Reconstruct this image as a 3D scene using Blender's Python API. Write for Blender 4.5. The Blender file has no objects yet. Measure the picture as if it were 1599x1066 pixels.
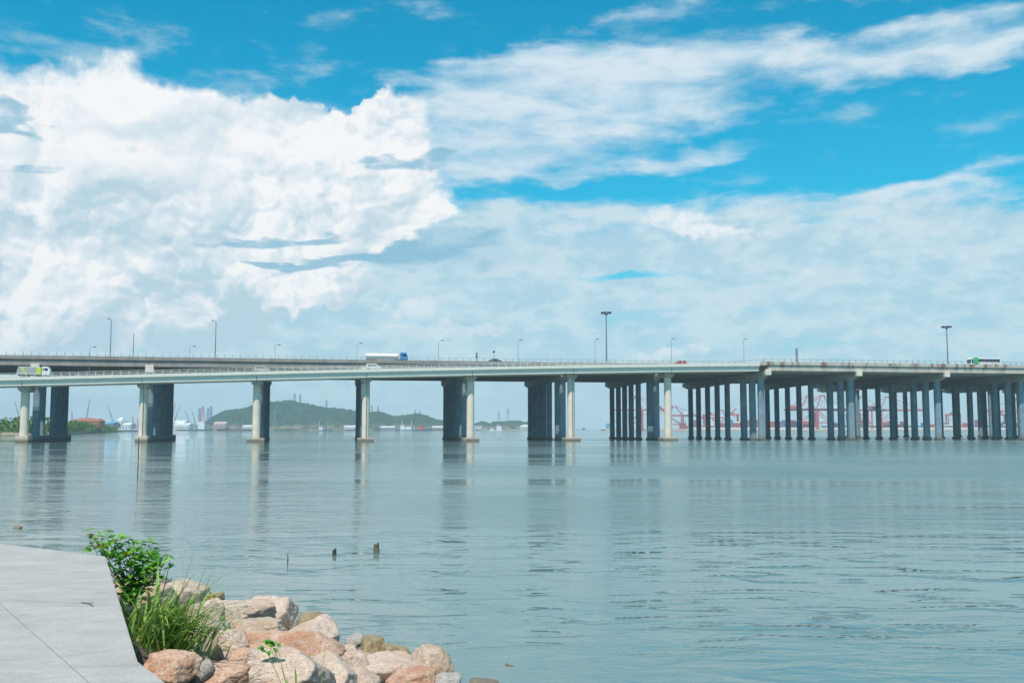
import bpy, bmesh, math, random
import numpy as np
from mathutils import Vector, Matrix, noise as mnoise
R = math.radians
sc = bpy.context.scene
col = sc.collection
# ------------------------------------------------------------------ camera
CAM_H = 4.3
F = 1555.0                      # focal length in photo pixels (1599 wide)
PITCH = math.atan(136.0 / F)
CX, CY = 799.5, 533.0
cam_d = bpy.data.cameras.new('camera')
cam = bpy.data.objects.new('camera', cam_d)
col.objects.link(cam)
cam.location = (0, 0, CAM_H)
cam.rotation_euler = (R(90) + PITCH, 0, 0)
cam_d.sensor_fit = 'HORIZONTAL'
cam_d.sensor_width = 36.0
cam_d.lens = F * 36.0 / 1599.0
cam_d.clip_start = 0.1
cam_d.clip_end = 40000
sc.camera = cam

def ray(px, py):                # viewing direction of a photo pixel
    a, b = (px - CX) / F, (CY - py) / F
    c, s = math.cos(PITCH), math.sin(PITCH)
    return Vector((a, c - b * s, s + b * c))
def at_z(px, py, z):
    d = ray(px, py); k = (z - CAM_H) / d.z
    return Vector((0, 0, CAM_H)) + d * k
def at_y(px, py, Y):
    d = ray(px, py); k = Y / d.y
    return Vector((0, 0, CAM_H)) + d * k

# ------------------------------------------------------------------ light
SUN_EL, SUN_AZ = R(61), R(198)   # azimuth clockwise from +Y : behind the camera, a little to the left
sun_d = bpy.data.lights.new('sun', 'SUN')
sun_d.energy = 5.0; sun_d.angle = R(0.53); sun_d.color = (1.0, 0.91, 0.80)
sun = bpy.data.objects.new('sun', sun_d); col.objects.link(sun)
sdir = Vector((math.sin(SUN_AZ) * math.cos(SUN_EL), math.cos(SUN_AZ) * math.cos(SUN_EL), math.sin(SUN_EL)))
sun.rotation_euler = sdir.to_track_quat('Z', 'Y').to_euler()
sun.location = (0, -20, 60)
sc.view_settings.view_transform = 'Standard'
sc.view_settings.look = 'None'
sc.view_settings.exposure = 0.0
sc.view_settings.gamma = 1.0

# ------------------------------------------------------------------ node helper
def lin(r, g, b):
    f = lambda c: (c / 255 / 12.92) if c / 255 <= 0.04045 else ((c / 255 + 0.055) / 1.055) ** 2.4
    return (f(r), f(g), f(b))
class NT:
    def __init__(s, tree): s.t = tree
    def n(s, kind, **kw):
        nd = s.t.nodes.new(kind)
        for k, v in kw.items(): setattr(nd, k, v)
        return nd
    def put(s, sock, v):
        if isinstance(v, bpy.types.NodeSocket): s.t.links.new(v, sock)
        elif isinstance(v, (tuple, list)) and sock.type == 'RGBA' and len(v) == 3: sock.default_value = (*v, 1)
        else: sock.default_value = v
    def m(s, op, a, b=0.0, c=0.0, clamp=False):
        nd = s.n('ShaderNodeMath', operation=op, use_clamp=clamp)
        s.put(nd.inputs[0], a); s.put(nd.inputs[1], b); s.put(nd.inputs[2], c)
        return nd.outputs[0]
    def add(s, a, b): return s.m('ADD', a, b)
    def sub(s, a, b): return s.m('SUBTRACT', a, b)
    def mul(s, a, b): return s.m('MULTIPLY', a, b)
    def v(s, op, a, b=(0, 0, 0), scale=None):
        nd = s.n('ShaderNodeVectorMath', operation=op)
        s.put(nd.inputs[0], a); s.put(nd.inputs[1], b)
        if scale is not None: s.put(nd.inputs['Scale'], scale)
        return nd.outputs['Value'] if op in ('LENGTH', 'DOT_PRODUCT', 'DISTANCE') else nd.outputs[0]
    def mr(s, x, a, b, c=0.0, d=1.0, smooth=True):
        nd = s.n('ShaderNodeMapRange', interpolation_type='SMOOTHSTEP' if smooth else 'LINEAR')
        s.put(nd.inputs[0], x); s.put(nd.inputs[1], a); s.put(nd.inputs[2], b); s.put(nd.inputs[3], c); s.put(nd.inputs[4], d)
        return nd.outputs[0]
    def noise(s, vec, scale, detail=3.0, rough=0.5, dist=0.0, lac=2.0, dims='2D'):
        nd = s.n('ShaderNodeTexNoise', noise_dimensions=dims)
        s.put(nd.inputs['Vector'], vec); s.put(nd.inputs['Scale'], scale); s.put(nd.inputs['Detail'], detail)
        s.put(nd.inputs['Roughness'], rough); s.put(nd.inputs['Distortion'], dist); s.put(nd.inputs['Lacunarity'], lac)
        return nd.outputs
    def vor(s, vec, scale, feature='F1', rand=1.0):
        nd = s.n('ShaderNodeTexVoronoi', feature=feature)
        s.put(nd.inputs['Vector'], vec); s.put(nd.inputs['Scale'], scale); s.put(nd.inputs['Randomness'], rand)
        return nd.outputs
    def mix(s, f, a, b, blend='MIX'):
        nd = s.n('ShaderNodeMix', data_type='RGBA', blend_type=blend)
        s.put(nd.inputs[0], f); s.put(nd.inputs[6], a); s.put(nd.inputs[7], b)
        return nd.outputs[2]
    def xyz(s, vec):
        nd = s.n('ShaderNodeSeparateXYZ'); s.put(nd.inputs[0], vec); return nd.outputs
    def comb(s, x, y, z):
        nd = s.n('ShaderNodeCombineXYZ'); s.put(nd.inputs[0], x); s.put(nd.inputs[1], y); s.put(nd.inputs[2], z); return nd.outputs[0]
    def mapping(s, vec, loc=(0, 0, 0), rot=(0, 0, 0), scale=(1, 1, 1), kind='POINT'):
        nd = s.n('ShaderNodeMapping', vector_type=kind)
        s.put(nd.inputs[0], vec); s.put(nd.inputs[1], loc); s.put(nd.inputs[2], rot); s.put(nd.inputs[3], scale)
        return nd.outputs[0]
    def ramp(s, x, stops):
        nd = s.n('ShaderNodeValToRGB'); s.put(nd.inputs[0], x)
        e = nd.color_ramp.elements
        while len(e) < len(stops): e.new(0.5)
        for q, (p, c) in zip(e, stops): q.position = p; q.color = (*c, 1) if len(c) == 3 else c
        return nd.outputs[0]

# ------------------------------------------------------------------ sky
def build_world():
    w = bpy.data.worlds.new('World'); sc.world = w; w.use_nodes = True
    t = w.node_tree; t.nodes.clear(); N = NT(t)
    out = N.n('ShaderNodeOutputWorld'); bg = N.n('ShaderNodeBackground')
    STR = 0.1
    bg.inputs[1].default_value = STR
    t.links.new(bg.outputs[0], out.inputs[0])
    sky = N.n('ShaderNodeTexSky', sky_type='NISHITA')
    sky.sun_disc = False; sky.sun_elevation = SUN_EL; sky.sun_rotation = SUN_AZ
    sky.air_density = 1.0; sky.dust_density = 0.6; sky.ozone_density = 2.0
    d = N.n('ShaderNodeTexCoord').outputs['Generated']
    X, Y, Z = N.xyz(d)
    az = N.m('ARCTAN2', X, Y); el = N.m('ARCSINE', Z)
    p0 = N.comb(az, el, 0.0)
    def dirpt(px, py):
        r = ray(px, py).normalized(); return math.atan2(r.x, r.y), math.asin(r.z)
    K = 1555.0
    # warped coordinates
    n1 = N.v('SUBTRACT', N.noise(p0, 9.0, 3.0, 0.5)['Color'], (0.5, 0.5, 0.5))
    n2 = N.v('SUBTRACT', N.noise(p0, 34.0, 3.0, 0.55)['Color'], (0.5, 0.5, 0.5))
    pw = N.v('ADD', p0, N.v('SCALE', n1, scale=0.05)); pw = N.v('ADD', pw, N.v('SCALE', n2, scale=0.026))
    ps = N.mapping(p0, scale=(1.0, 3.2, 1.0), rot=(0, 0, R(-4)))
    n3 = N.v('SUBTRACT', N.noise(ps, 7.0, 4.0, 0.55)['Color'], (0.5, 0.5, 0.5))
    pv = N.v('ADD', p0, N.v('MULTIPLY', n3, (0.16, 0.05, 0.0)))
    def field(blobs, coord, soft=0.5):
        # the running sum rides along as the third coordinate (scaled away to nothing) so that
        # the shader is evaluated blob after blob and needs little memory
        cx_, cy_, _ = N.xyz(coord); acc = None
        for b in blobs:
            cx, cy, rx, ry = b[:4]; rot = b[4] if len(b) > 4 else 0; wgt = b[5] if len(b) > 5 else 1.0
            a0, e0 = dirpt(cx, cy)
            vec = coord if acc is None else N.comb(cx_, cy_, acc)
            q = N.mapping(vec, loc=(a0, e0, 0), rot=(0, 0, R(rot)), scale=(rx / K, ry / K, 1e6), kind='TEXTURE')
            v = N.mr(N.v('LENGTH', q), 1 - soft, 1 + soft, wgt, 0.0)
            acc = v if acc is None else N.add(acc, v)
        return acc
    T = lambda c: tuple(x / STR for x in lin(*c))
    # clear-sky part
    blue = N.mix(1.0, sky.outputs[0], SKY_TINT, 'MULTIPLY')
    hz = N.mr(el, 0.0, 0.42, 1.0, 0.0)
    blue = N.mix(N.mul(hz, 0.45), blue, T((70, 188, 226)))
    # thin veils
    st1 = N.noise(N.mapping(p0, scale=(1, 3.6, 1), rot=(0, 0, R(-6))), 10.0, 9.0, 0.6, 0.12)['Fac']
    st2 = N.noise(N.mapping(p0, scale=(1, 1.7, 1), rot=(0, 0, R(12))), 30.0, 6.0, 0.6, 0.1)['Fac']
    fv = N.m('MINIMUM', field(VEIL, pv, 0.85), 1.25)
    va = N.add(fv, N.add(N.mul(N.sub(st1, 0.5), 1.9), N.mul(N.sub(st2, 0.5), 0.6)))
    va = N.mul(N.mr(va, 0.0, 1.5), 0.95)
    vcol = N.mix(N.mr(st1, 0.35, 0.7), T((190, 219, 236)), T((222, 236, 245)))
    c = N.mix(va, blue, vcol)
    # unseen broken cloud added overhead and behind, for brighter, whiter fill light
    ov = N.noise(N.mapping(d, scale=(1, 1, 2.2)), 2.6, 6.0, 0.6, 0.4, dims='3D')['Fac']
    oa = N.mul(N.mr(ov, 0.40, 0.62), N.m('MAXIMUM', N.mr(el, 0.44, 0.62), N.mr(N.m('ABSOLUTE', az), 0.62, 0.9)))
    c = N.mix(N.mul(oa, 0.75), c, T((186, 214, 234)))
    # low pale layer
    lo = N.add(field(PALE, pv, 0.85), N.add(N.mul(N.sub(st1, 0.5), 1.8), N.mul(N.sub(st2, 0.5), 0.5)))
    lo = N.mul(N.mr(lo, 0.05, 1.15), 0.92)
    lcol = N.mix(N.mr(N.add(N.mul(st2, 0.5), N.mul(st1, 0.5)), 0.4, 0.6), T((183, 215, 230)), T((211, 230, 238)))
    c = N.mix(lo, c, lcol)
    # cumulus
    def billow(vec, octs):
        acc = None
        for scl, wt in octs:
            n = N.noise(vec, scl, 0.0, dims='2D')['Fac']
            v = N.mul(N.m('ABSOLUTE', N.sub(n, 0.5)), wt * 3.2)
            acc = v if acc is None else N.add(acc, v)
        return acc
    def lumps(vec):
        acc = None
        for scl, wt in ((17.0, .85), (39.0, .5), (88.0, .26)):
            nd = N.n('ShaderNodeTexVoronoi', voronoi_dimensions='2D', feature='F1')
            N.put(nd.inputs['Vector'], vec); nd.inputs['Scale'].default_value = scl
            v = N.mul(nd.outputs['Distance'], -wt)
            acc = v if acc is None else N.add(acc, v)
        return N.add(acc, 0.75)
    LOW = ((9.0, .55), (19.0, .36), (41.0, .17)); FINE = ((84.0, .13), (170.0, .07))
    bw = N.v('ADD', p0, N.v('SCALE', n2, scale=0.020))
    lw = N.mapping(bw, scale=(1.0, 1.25, 1.0)); l0 = lumps(lw); b0 = N.add(N.mul(billow(bw, LOW), .5), N.mul(l0, .5)); b0f = billow(bw, FINE)
    bs = N.v('ADD', bw, (-0.006, 0.012, 0))
    rel = N.sub(l0, lumps(N.v('ADD', lw, (-0.0035, 0.0075, 0)))); relf = N.sub(b0f, billow(N.v('ADD', bw, (-0.002, 0.004, 0)), FINE))
    ball = N.add(b0, b0f)
    fc = N.m('MINIMUM', field(CUMU, pw, 0.35), 1.4)
    cd = N.add(fc, N.add(N.mul(N.sub(ball, 0.45), 0.55), N.mul(N.sub(st1, 0.5), 0.45)))
    soft = N.m('MAXIMUM', N.mr(az, -0.42, -0.16, 0.62, 0.2), N.mr(az, -0.15, -0.07, 0.2, 1.1))
    ca = N.mr(cd, N.sub(0.50, N.mul(soft, 0.38)), N.add(0.60, N.mul(soft, 0.75)))
    crisp = N.mul(field(CRISP, pw, 0.5), 1.0)
    crisp = N.m('MINIMUM', N.add(crisp, 0.3), 1.0)
    shade = N.add(0.84, N.mul(N.mul(N.add(N.mul(rel, 1.05), N.mul(relf, 0.6)), crisp), 1.0))
    shade = N.add(shade, N.mul(N.sub(st1, 0.5), 0.25))
    mac = N.noise(bw, 8.5, 5.0, 0.55, 0.5, dims='2D')['Fac']
    mac2 = N.noise(N.v('ADD', bw, (-0.012, 0.02, 0)), 8.5, 5.0, 0.55, 0.5, dims='2D')['Fac']
    shade = N.add(shade, N.mul(N.sub(mac, mac2), 1.9))
    shade = N.sub(shade, N.mul(field(CSHADE, pw, 0.9), N.mr(mac, 0.36, 0.62, 0.95, 0.12)))
    shade = N.m('ADD', shade, 0.0, clamp=True)
    ccol = N.ramp(shade, [(0.0, T((188, 215, 229))), (0.35, T((212, 228, 237))), (0.68, T((236, 242, 247))), (0.95, T((253, 253, 253)))])
    c = N.mix(N.mul(ca, 0.97), c, ccol)
    # dark scraps of cloud in front
    fd = N.add(field(DARK, pv, 0.5), N.add(N.mul(N.sub(st1, 0.5), 1.5), N.mul(N.sub(st2, 0.5), 1.3)))
    c = N.mix(N.mul(N.mr(fd, 0.30, 1.15), 0.82), c, T((130, 187, 214)))
    # small bright clouds in front
    fs = N.add(field(SMALL, pw, 0.8), N.add(N.mul(N.sub(ball, 0.45), 0.8), N.mul(N.sub(st2, 0.5), 0.8)))
    c = N.mix(N.mul(N.mr(fs, 0.30, 1.35), 0.95), c, T((246, 249, 251)))
    # haze towards the horizon
    hh = N.mr(el, -0.01, 0.11, 0.6, 0.0)
    c = N.mix(hh, c, T((198, 221, 230)))
    t.links.new(c, bg.inputs[0])
    w.cycles.sampling_method = 'MANUAL'; w.cycles.sample_map_resolution = 512

SKY_TINT = (0.0, 1.42, 1.52)
# cx, cy, rx, ry, rotation, weight (photo pixels, turned into directions)
VEIL = [(900, 150, 170, 60, 0, .95), (1000, 70, 200, 55, 5, .7), (1190, 90, 330, 34, 0, .9), (1500, 95, 200, 34, 3, .85), (1060, 180, 150, 55, -15, .75), (1250, 140, 160, 18, 3, .5),
        (1120, 246, 190, 17, 9, .95), (1320, 305, 270, 30, 2, .7), (1490, 266, 150, 14, 10, .8), (620, 115, 100, 22, -6, .75), (470, 146, 80, 6, 0, .5),
        (820, 240, 160, 36, 0, .65), (745, 190, 120, 80, 0, 1.5), (800, 250, 100, 40, 0, .5), (530, 88, 50, 4, 0, .6), (1330, 340, 260, 30, 0, .6), (900, 275, 90, 10, 8, .4),
        (1440, 195, 250, 58, 0, -1.2), (200, 40, 520, 62, 0, -1.2), (560, 165, 140, 22, 0, -.35), (1030, 214, 60, 18, -8, -.5), (680, 50, 140, 36, 0, -.9), (1400, 15, 350, 24, 0, -.6),
        (1000, 300, 340, 20, 3, -1.0), (830, 15, 90, 30, 0, -.5), (880, 205, 80, 10, -8, -.3), (800, 285, 60, 14, 0, -.5)]
PALE = [(800, 640, 1400, 200, 0, 1.35), (850, 405, 520, 56, 0, 1.0), (1500, 400, 300, 75, 0, .85), (100, 380, 520, 200, 0, 1.), (1250, 372, 330, 38, 0, .6), (960, 428, 160, 8, 0, -1.2), (1330, 343, 110, 9, 0, -.9),
        (800, 330, 140, 14, 0, .4)]
CUMU = [(120, 215, 380, 105, 0, 1.1), (370, 282, 230, 98, -8, 1.1), (500, 290, 170, 88), (604, 218, 74, 66, 0, 1.1), (590, 300, 115, 45, -10), (668, 325, 50, 20, -10), (575, 190, 36, 24),
        (400, 350, 240, 70), (130, 350, 230, 110), (60, 470, 250, 100, 0, .75), (380, 440, 210, 60, 0, .85), (500, 455, 70, 34), (230, 500, 240, 50, 0, .55),
        (340, 490, 80, 46, 0, .5), (640, 495, 55, 22, 25, .6), (730, 522, 85, 14, 0, .75), (145, 488, 50, 26, 20, .5), (520, 330, 130, 60)]
CRISP = [(600, 230, 100, 100), (610, 310, 120, 60), (480, 280, 100, 100, 0, .6), (300, 410, 200, 90, 0, .7), (120, 400, 180, 80, 0, .6), (500, 450, 90, 50, 0, .8), (60, 460, 150, 60, 0, .5)]
CSHADE = [(200, 300, 200, 40, -22, .5), (545, 325, 85, 50, 0, .5), (40, 350, 90, 25, 0, .5), (200, 370, 100, 26, -30, .4), (120, 440, 330, 50, 0, .5), (60, 520, 260, 70, 0, .7), (400, 520, 300, 50, 0, .7),
          (360, 300, 130, 30, -20, .3), (330, 220, 220, 18, -12, .16), (560, 500, 300, 45, 0, .55), (690, 230, 22, 60, 0, .4), (250, 470, 60, 30, 0, .3), (60, 300, 130, 26, 0, .3)]
DARK = [(28, 187, 44, 17, -28), (28, 264, 42, 9, 4), (410, 364, 115, 9, 5, 1.1), (450, 411, 110, 6, -4, 1.1), (560, 400, 130, 11, 16, .95), (640, 385, 150, 22, 8, .75), (660, 248, 85, 11, 5, 1.0), (720, 400, 120, 22, 5, .45), (10, 350, 30, 7, 0, .7), (10, 495, 17, 5, 0, .6), (10, 380, 50, 6, 0, .4)]
SMALL = [(1080, 338, 58, 20, -6, 1.15), (1150, 360, 60, 8, -4, .8), (1018, 551, 26, 12, 0, 1.0), (1075, 554, 24, 11, 0, .9), (705, 506, 100, 26, 0, .36), (1230, 438, 70, 9, 0, .32), (640, 485, 60, 16, 30, .28), (1480, 390, 70, 9, 0, .35), (660, 358, 70, 9, 6, .75), (560, 410, 70, 5, 0, .4), (1580, 525, 30, 8, 0, .5)]
build_world()

# ------------------------------------------------------------------ mesh + object helpers
def new_mat(name): 
    m = bpy.data.materials.new(name); m.use_nodes = True
    t = m.node_tree; b = t.nodes['Principled BSDF']
    return m, NT(t), b
def plain(name, c, rough=0.6, metal=0.0, var=0.12, scale=3.0, bump=0.0, spec=None, coat=0.0):
    """painted or bare surface with a little uneven wear; c is the real base colour (linear)"""
    m, N, b = new_mat(name)
    co = N.n('ShaderNodeTexCoord').outputs['Object']
    f = N.noise(co, scale, 5.0, 0.6, dims='3D')['Fac']
    k = N.mr(f, 0.25, 0.75, 1 - var, 1 + var, smooth=False)
    N.put(b.inputs['Base Color'], N.v('SCALE', tuple(c), scale=k))
    b.inputs['Roughness'].default_value = rough; b.inputs['Metallic'].default_value = metal
    if coat: b.inputs['Coat Weight'].default_value = coat
    if bump:
        bp = N.n('ShaderNodeBump'); bp.inputs['Strength'].default_value = bump; bp.inputs['Distance'].default_value = 0.05
        N.put(bp.inputs['Height'], f); N.put(b.inputs['Normal'], bp.outputs[0])
    return m
class MB:
    def __init__(s): s.v = []; s.f = []
    def add(s, vs, fs):
        o = len(s.v); s.v += [tuple(p) for p in vs]; s.f += [tuple(i + o for i in f) for f in fs]; return s
    def box(s, x0, x1, y0, y1, z0, z1, M=None):
        vs = [(x, y, z) for z in (z0, z1) for y in (y0, y1) for x in (x0, x1)]
        if M is not None: vs = [M @ Vector(p) for p in vs]
        return s.add(vs, [(0, 2, 3, 1), (4, 5, 7, 6), (0, 1, 5, 4), (2, 6, 7, 3), (0, 4, 6, 2), (1, 3, 7, 5)])
    def prism(s, pts, y0, y1, axis='y', M=None):
        """polygon pts (a,b) extruded; axis y: (a,y,b); axis z: (a,b,z); axis x: (x,a,b)"""
        n = len(pts)
        mk = {'y': lambda a, b, k: (a, k, b), 'z': lambda a, b, k: (a, b, k), 'x': lambda a, b, k: (k, a, b)}[axis]
        vs = [mk(a, b, y0) for a, b in pts] + [mk(a, b, y1) for a, b in pts]
        if M is not None: vs = [M @ Vector(p) for p in vs]
        return s.add(vs, [tuple(range(n)), tuple(range(2 * n - 1, n - 1, -1))] + [(i, i + n, (i + 1) % n + n, (i + 1) % n) for i in range(n)])
    def tube(s, pts, r, n=8, cap=True):
        pts = [Vector(p) for p in pts]; rs = r if isinstance(r, (list, tuple)) else [r] * len(pts)
        rings = []
        for i, p in enumerate(pts):
            d = (pts[min(i + 1, len(pts) - 1)] - pts[max(i - 1, 0)]).normalized()
            a = d.cross(Vector((0, 0, 1)) if abs(d.z) < .9 else Vector((1, 0, 0))).normalized(); b = d.cross(a)
            rings.append([p + (a * math.cos(k * 2 * math.pi / n) + b * math.sin(k * 2 * math.pi / n)) * rs[i] for k in range(n)])
        vs = [q for rr in rings for q in rr]; fs = []
        for i in range(len(pts) - 1):
            for k in range(n): fs.append((i * n + k, i * n + (k + 1) % n, (i + 1) * n + (k + 1) % n, (i + 1) * n + k))
        if cap: fs += [tuple(range(n - 1, -1, -1)), tuple(range((len(pts) - 1) * n, len(pts) * n))]
        return s.add(vs, fs)
    def lathe(s, prof, n=28, c=(0, 0)):
        return s.tube_z(prof, n, c)
    def tube_z(s, prof, n, c):
        vs = [(c[0] + r * math.cos(k * 2 * math.pi / n), c[1] + r * math.sin(k * 2 * math.pi / n), z) for r, z in prof for k in range(n)]
        fs = [(i * n + k, i * n + (k + 1) % n, (i + 1) * n + (k + 1) % n, (i + 1) * n + k) for i in range(len(prof) - 1) for k in range(n)]
        fs += [tuple(range(n - 1, -1, -1)), tuple(range((len(prof) - 1) * n, len(prof) * n))]
        return s.add(vs, fs)
    def wheel(s, x, y0, y1, z, r, n=20):
        vs = [(x + r * math.cos(k * 2 * math.pi / n), y, z + r * math.sin(k * 2 * math.pi / n)) for y in (y0, y1) for k in range(n)]
        return s.add(vs, [(k, (k + 1) % n, (k + 1) % n + n, k + n) for k in range(n)] + [tuple(range(n)), tuple(range(2 * n - 1, n - 1, -1))])
    def mesh(s, name, mat, smooth=False, bevel=0):
        me = bpy.data.meshes.new(name); me.from_pydata(s.v, [], s.f)
        bm = bmesh.new(); bm.from_mesh(me); bmesh.ops.recalc_face_normals(bm, faces=bm.faces)
        if bevel: bmesh.ops.bevel(bm, geom=[e for e in bm.edges if len(e.link_faces) == 2 and e.calc_face_angle() > 0.5], offset=bevel, segments=2, affect='EDGES', clamp_overlap=True)
        bm.to_mesh(me); bm.free()
        if smooth is True:
            for p in me.polygons: p.use_smooth = True
        elif smooth: me.shade_smooth_by_angle(smooth) if hasattr(me, 'shade_smooth_by_angle') else None
        me.materials.append(mat); return me
    def build(s, name, mat, parent=None, smooth=False, bevel=0):
        return link(name, s.mesh(name, mat, smooth, bevel), parent)
def link(name, me, parent=None, loc=None, rot=None, scale=None):
    o = bpy.data.objects.new(name, me); col.objects.link(o)
    if parent is not None: o.parent = parent
    if loc is not None: o.location = loc
    if rot is not None: o.rotation_euler = rot
    if scale is not None: o.scale = scale
    return o
def thing(name, label, cat, loc=(0, 0, 0), rz=0.0, group=None):
    return tag(link(name, None, None, loc, (0, 0, rz)), label, cat, group)
def tag(o, label, cat, group=None, kind=None):
    o['label'] = label; o['category'] = cat
    if group: o['group'] = group
    if kind: o['kind'] = kind
    return o
def struct(o): o['kind'] = 'structure'; return o
def copy_tree(o, parent=None):
    c = o.copy(); col.objects.link(c)
    if parent is not None: c.parent = parent
    for ch in list(o.children): copy_tree(ch, c)
    return c

# ------------------------------------------------------------------ materials
def concrete(name, c1, c2, algae=True, rust=0.0, rough=0.85, streak=0.5):
    m, N, b = new_mat(name)
    geo = N.n('ShaderNodeNewGeometry').outputs['Position']
    co = N.n('ShaderNodeTexCoord').outputs['Object']
    big = N.noise(geo, 0.35, 5.0, 0.6, dims='3D')['Fac']
    fine = N.noise(geo, 4.0, 6.0, 0.65, dims='3D')['Fac']
    st = N.noise(N.mapping(geo, scale=(1.6, 1.6, 0.09)), 1.2, 5.0, 0.65, dims='3D')['Fac']
    c = N.mix(N.mr(N.add(N.mul(big, 0.6), N.mul(st, 0.4)), 0.35, 0.65), c1, c2)
    c = N.mix(N.mul(N.mr(st, 0.55, 0.75), streak), c, tuple(x * 0.62 for x in c1))
    c = N.mix(N.mul(N.mr(fine, 0.4, 0.75), 0.18), c, tuple(x * 0.7 for x in c1))
    z = N.xyz(geo)[2]
    if rust:
        rs = N.noise(N.mapping(geo, scale=(0.33, 0.33, 0.05)), 1.0, 4.0, 0.7, dims='3D')['Fac']
        up = N.mr(z, 24.9, 27.6, 0.25, 1.0)
        c = N.mix(N.mul(N.mul(N.mr(rs, 0.49, 0.61), up), rust), c, (0.20, 0.085, 0.035))
    if algae:
        a = N.mr(N.add(z, N.mul(N.sub(fine, 0.5), 0.9)), 0.4, 1.5, 1.0, 0.0)
        c = N.mix(N.mul(a, 0.85), c, (0.045, 0.05, 0.028))
        a2 = N.mr(N.add(z, N.mul(N.sub(fine, 0.5), 2.0)), 1.2, 3.2, 1.0, 0.0)
        c = N.mix(N.mul(a2, 0.3), c, (0.22, 0.16, 0.09))
    N.put(b.inputs['Base Color'], c); b.inputs['Roughness'].default_value = rough
    bp = N.n('ShaderNodeBump'); bp.inputs['Strength'].default_value = 0.35; bp.inputs['Distance'].default_value = 0.05
    N.put(bp.inputs['Height'], fine); N.put(b.inputs['Normal'], bp.outputs[0])
    return m
M_COL = concrete('weathered_column_concrete', (0.66, 0.575, 0.475), (0.79, 0.71, 0.61))
M_SQ = concrete('shade_blue_column_concrete', (0.145, 0.23, 0.29), (0.23, 0.32, 0.385))  # blue-teal of the under-deck shade is put into this base colour
M_RAMP = concrete('pale_green_grey_paint', (0.66, 0.645, 0.575), (0.74, 0.725, 0.65), algae=False, streak=0.5, rough=0.6)
M_MAIN = concrete('stained_deck_concrete', (0.44, 0.40, 0.35), (0.58, 0.54, 0.48), algae=False, rust=0.95)
M_MAINL = concrete('aged_deck_concrete', (0.25, 0.235, 0.215), (0.34, 0.32, 0.295), algae=False, rust=0.25)
M_CAP = concrete('cap_beam_concrete', (0.36, 0.33, 0.28), (0.48, 0.44, 0.38), algae=False, rust=0.12)
M_ASPH = plain('asphalt', (0.055, 0.055, 0.058), 0.9, scale=0.5, var=0.2)
M_RAILW = plain('white_railing_paint', (0.60, 0.62, 0.61), 0.5)
M_RAILG = plain('galvanised_railing', (0.30, 0.34, 0.35), 0.45, 0.3)
M_STEEL = plain('grey_pole_steel', (0.22, 0.27, 0.30), 0.5, 0.4)
M_DARKST = plain('dark_steel', (0.06, 0.075, 0.09), 0.5, 0.3)
M_GLASS = plain('dark_window_glass', (0.015, 0.02, 0.025), 0.08, var=0.02)
M_RUB = plain('black_rubber', (0.02, 0.02, 0.02), 0.8)
M_WHITE = plain('white_paint', (0.78, 0.79, 0.78), 0.35, var=0.04, coat=0.3)
M_GREYP = plain('grey_truck_panel', (0.36, 0.36, 0.37), 0.4, var=0.05)
M_LIME = plain('lime_paint', (0.50, 0.68, 0.02), 0.4, var=0.04)
M_BLUE = plain('blue_cab_paint', (0.02, 0.19, 0.48), 0.35, var=0.04, coat=0.3)
M_GREEN = plain('green_bus_paint', (0.03, 0.42, 0.12), 0.35, var=0.04, coat=0.3)
M_RED = plain('red_car_paint', (0.45, 0.04, 0.03), 0.35, var=0.04, coat=0.3)
M_TAN = plain('beige_car_paint', (0.55, 0.47, 0.40), 0.35, var=0.04, coat=0.3)
M_DKCAR = plain('dark_grey_car_paint', (0.07, 0.08, 0.09), 0.35, var=0.04, coat=0.3)
M_WOOD = plain('wet_weathered_wood', (0.05, 0.042, 0.03), 0.7, var=0.4, scale=20, bump=0.5)
M_MOSSW = plain('mossy_pile_wood', (0.11, 0.10, 0.05), 0.7, var=0.4, scale=14, bump=0.5)

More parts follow.
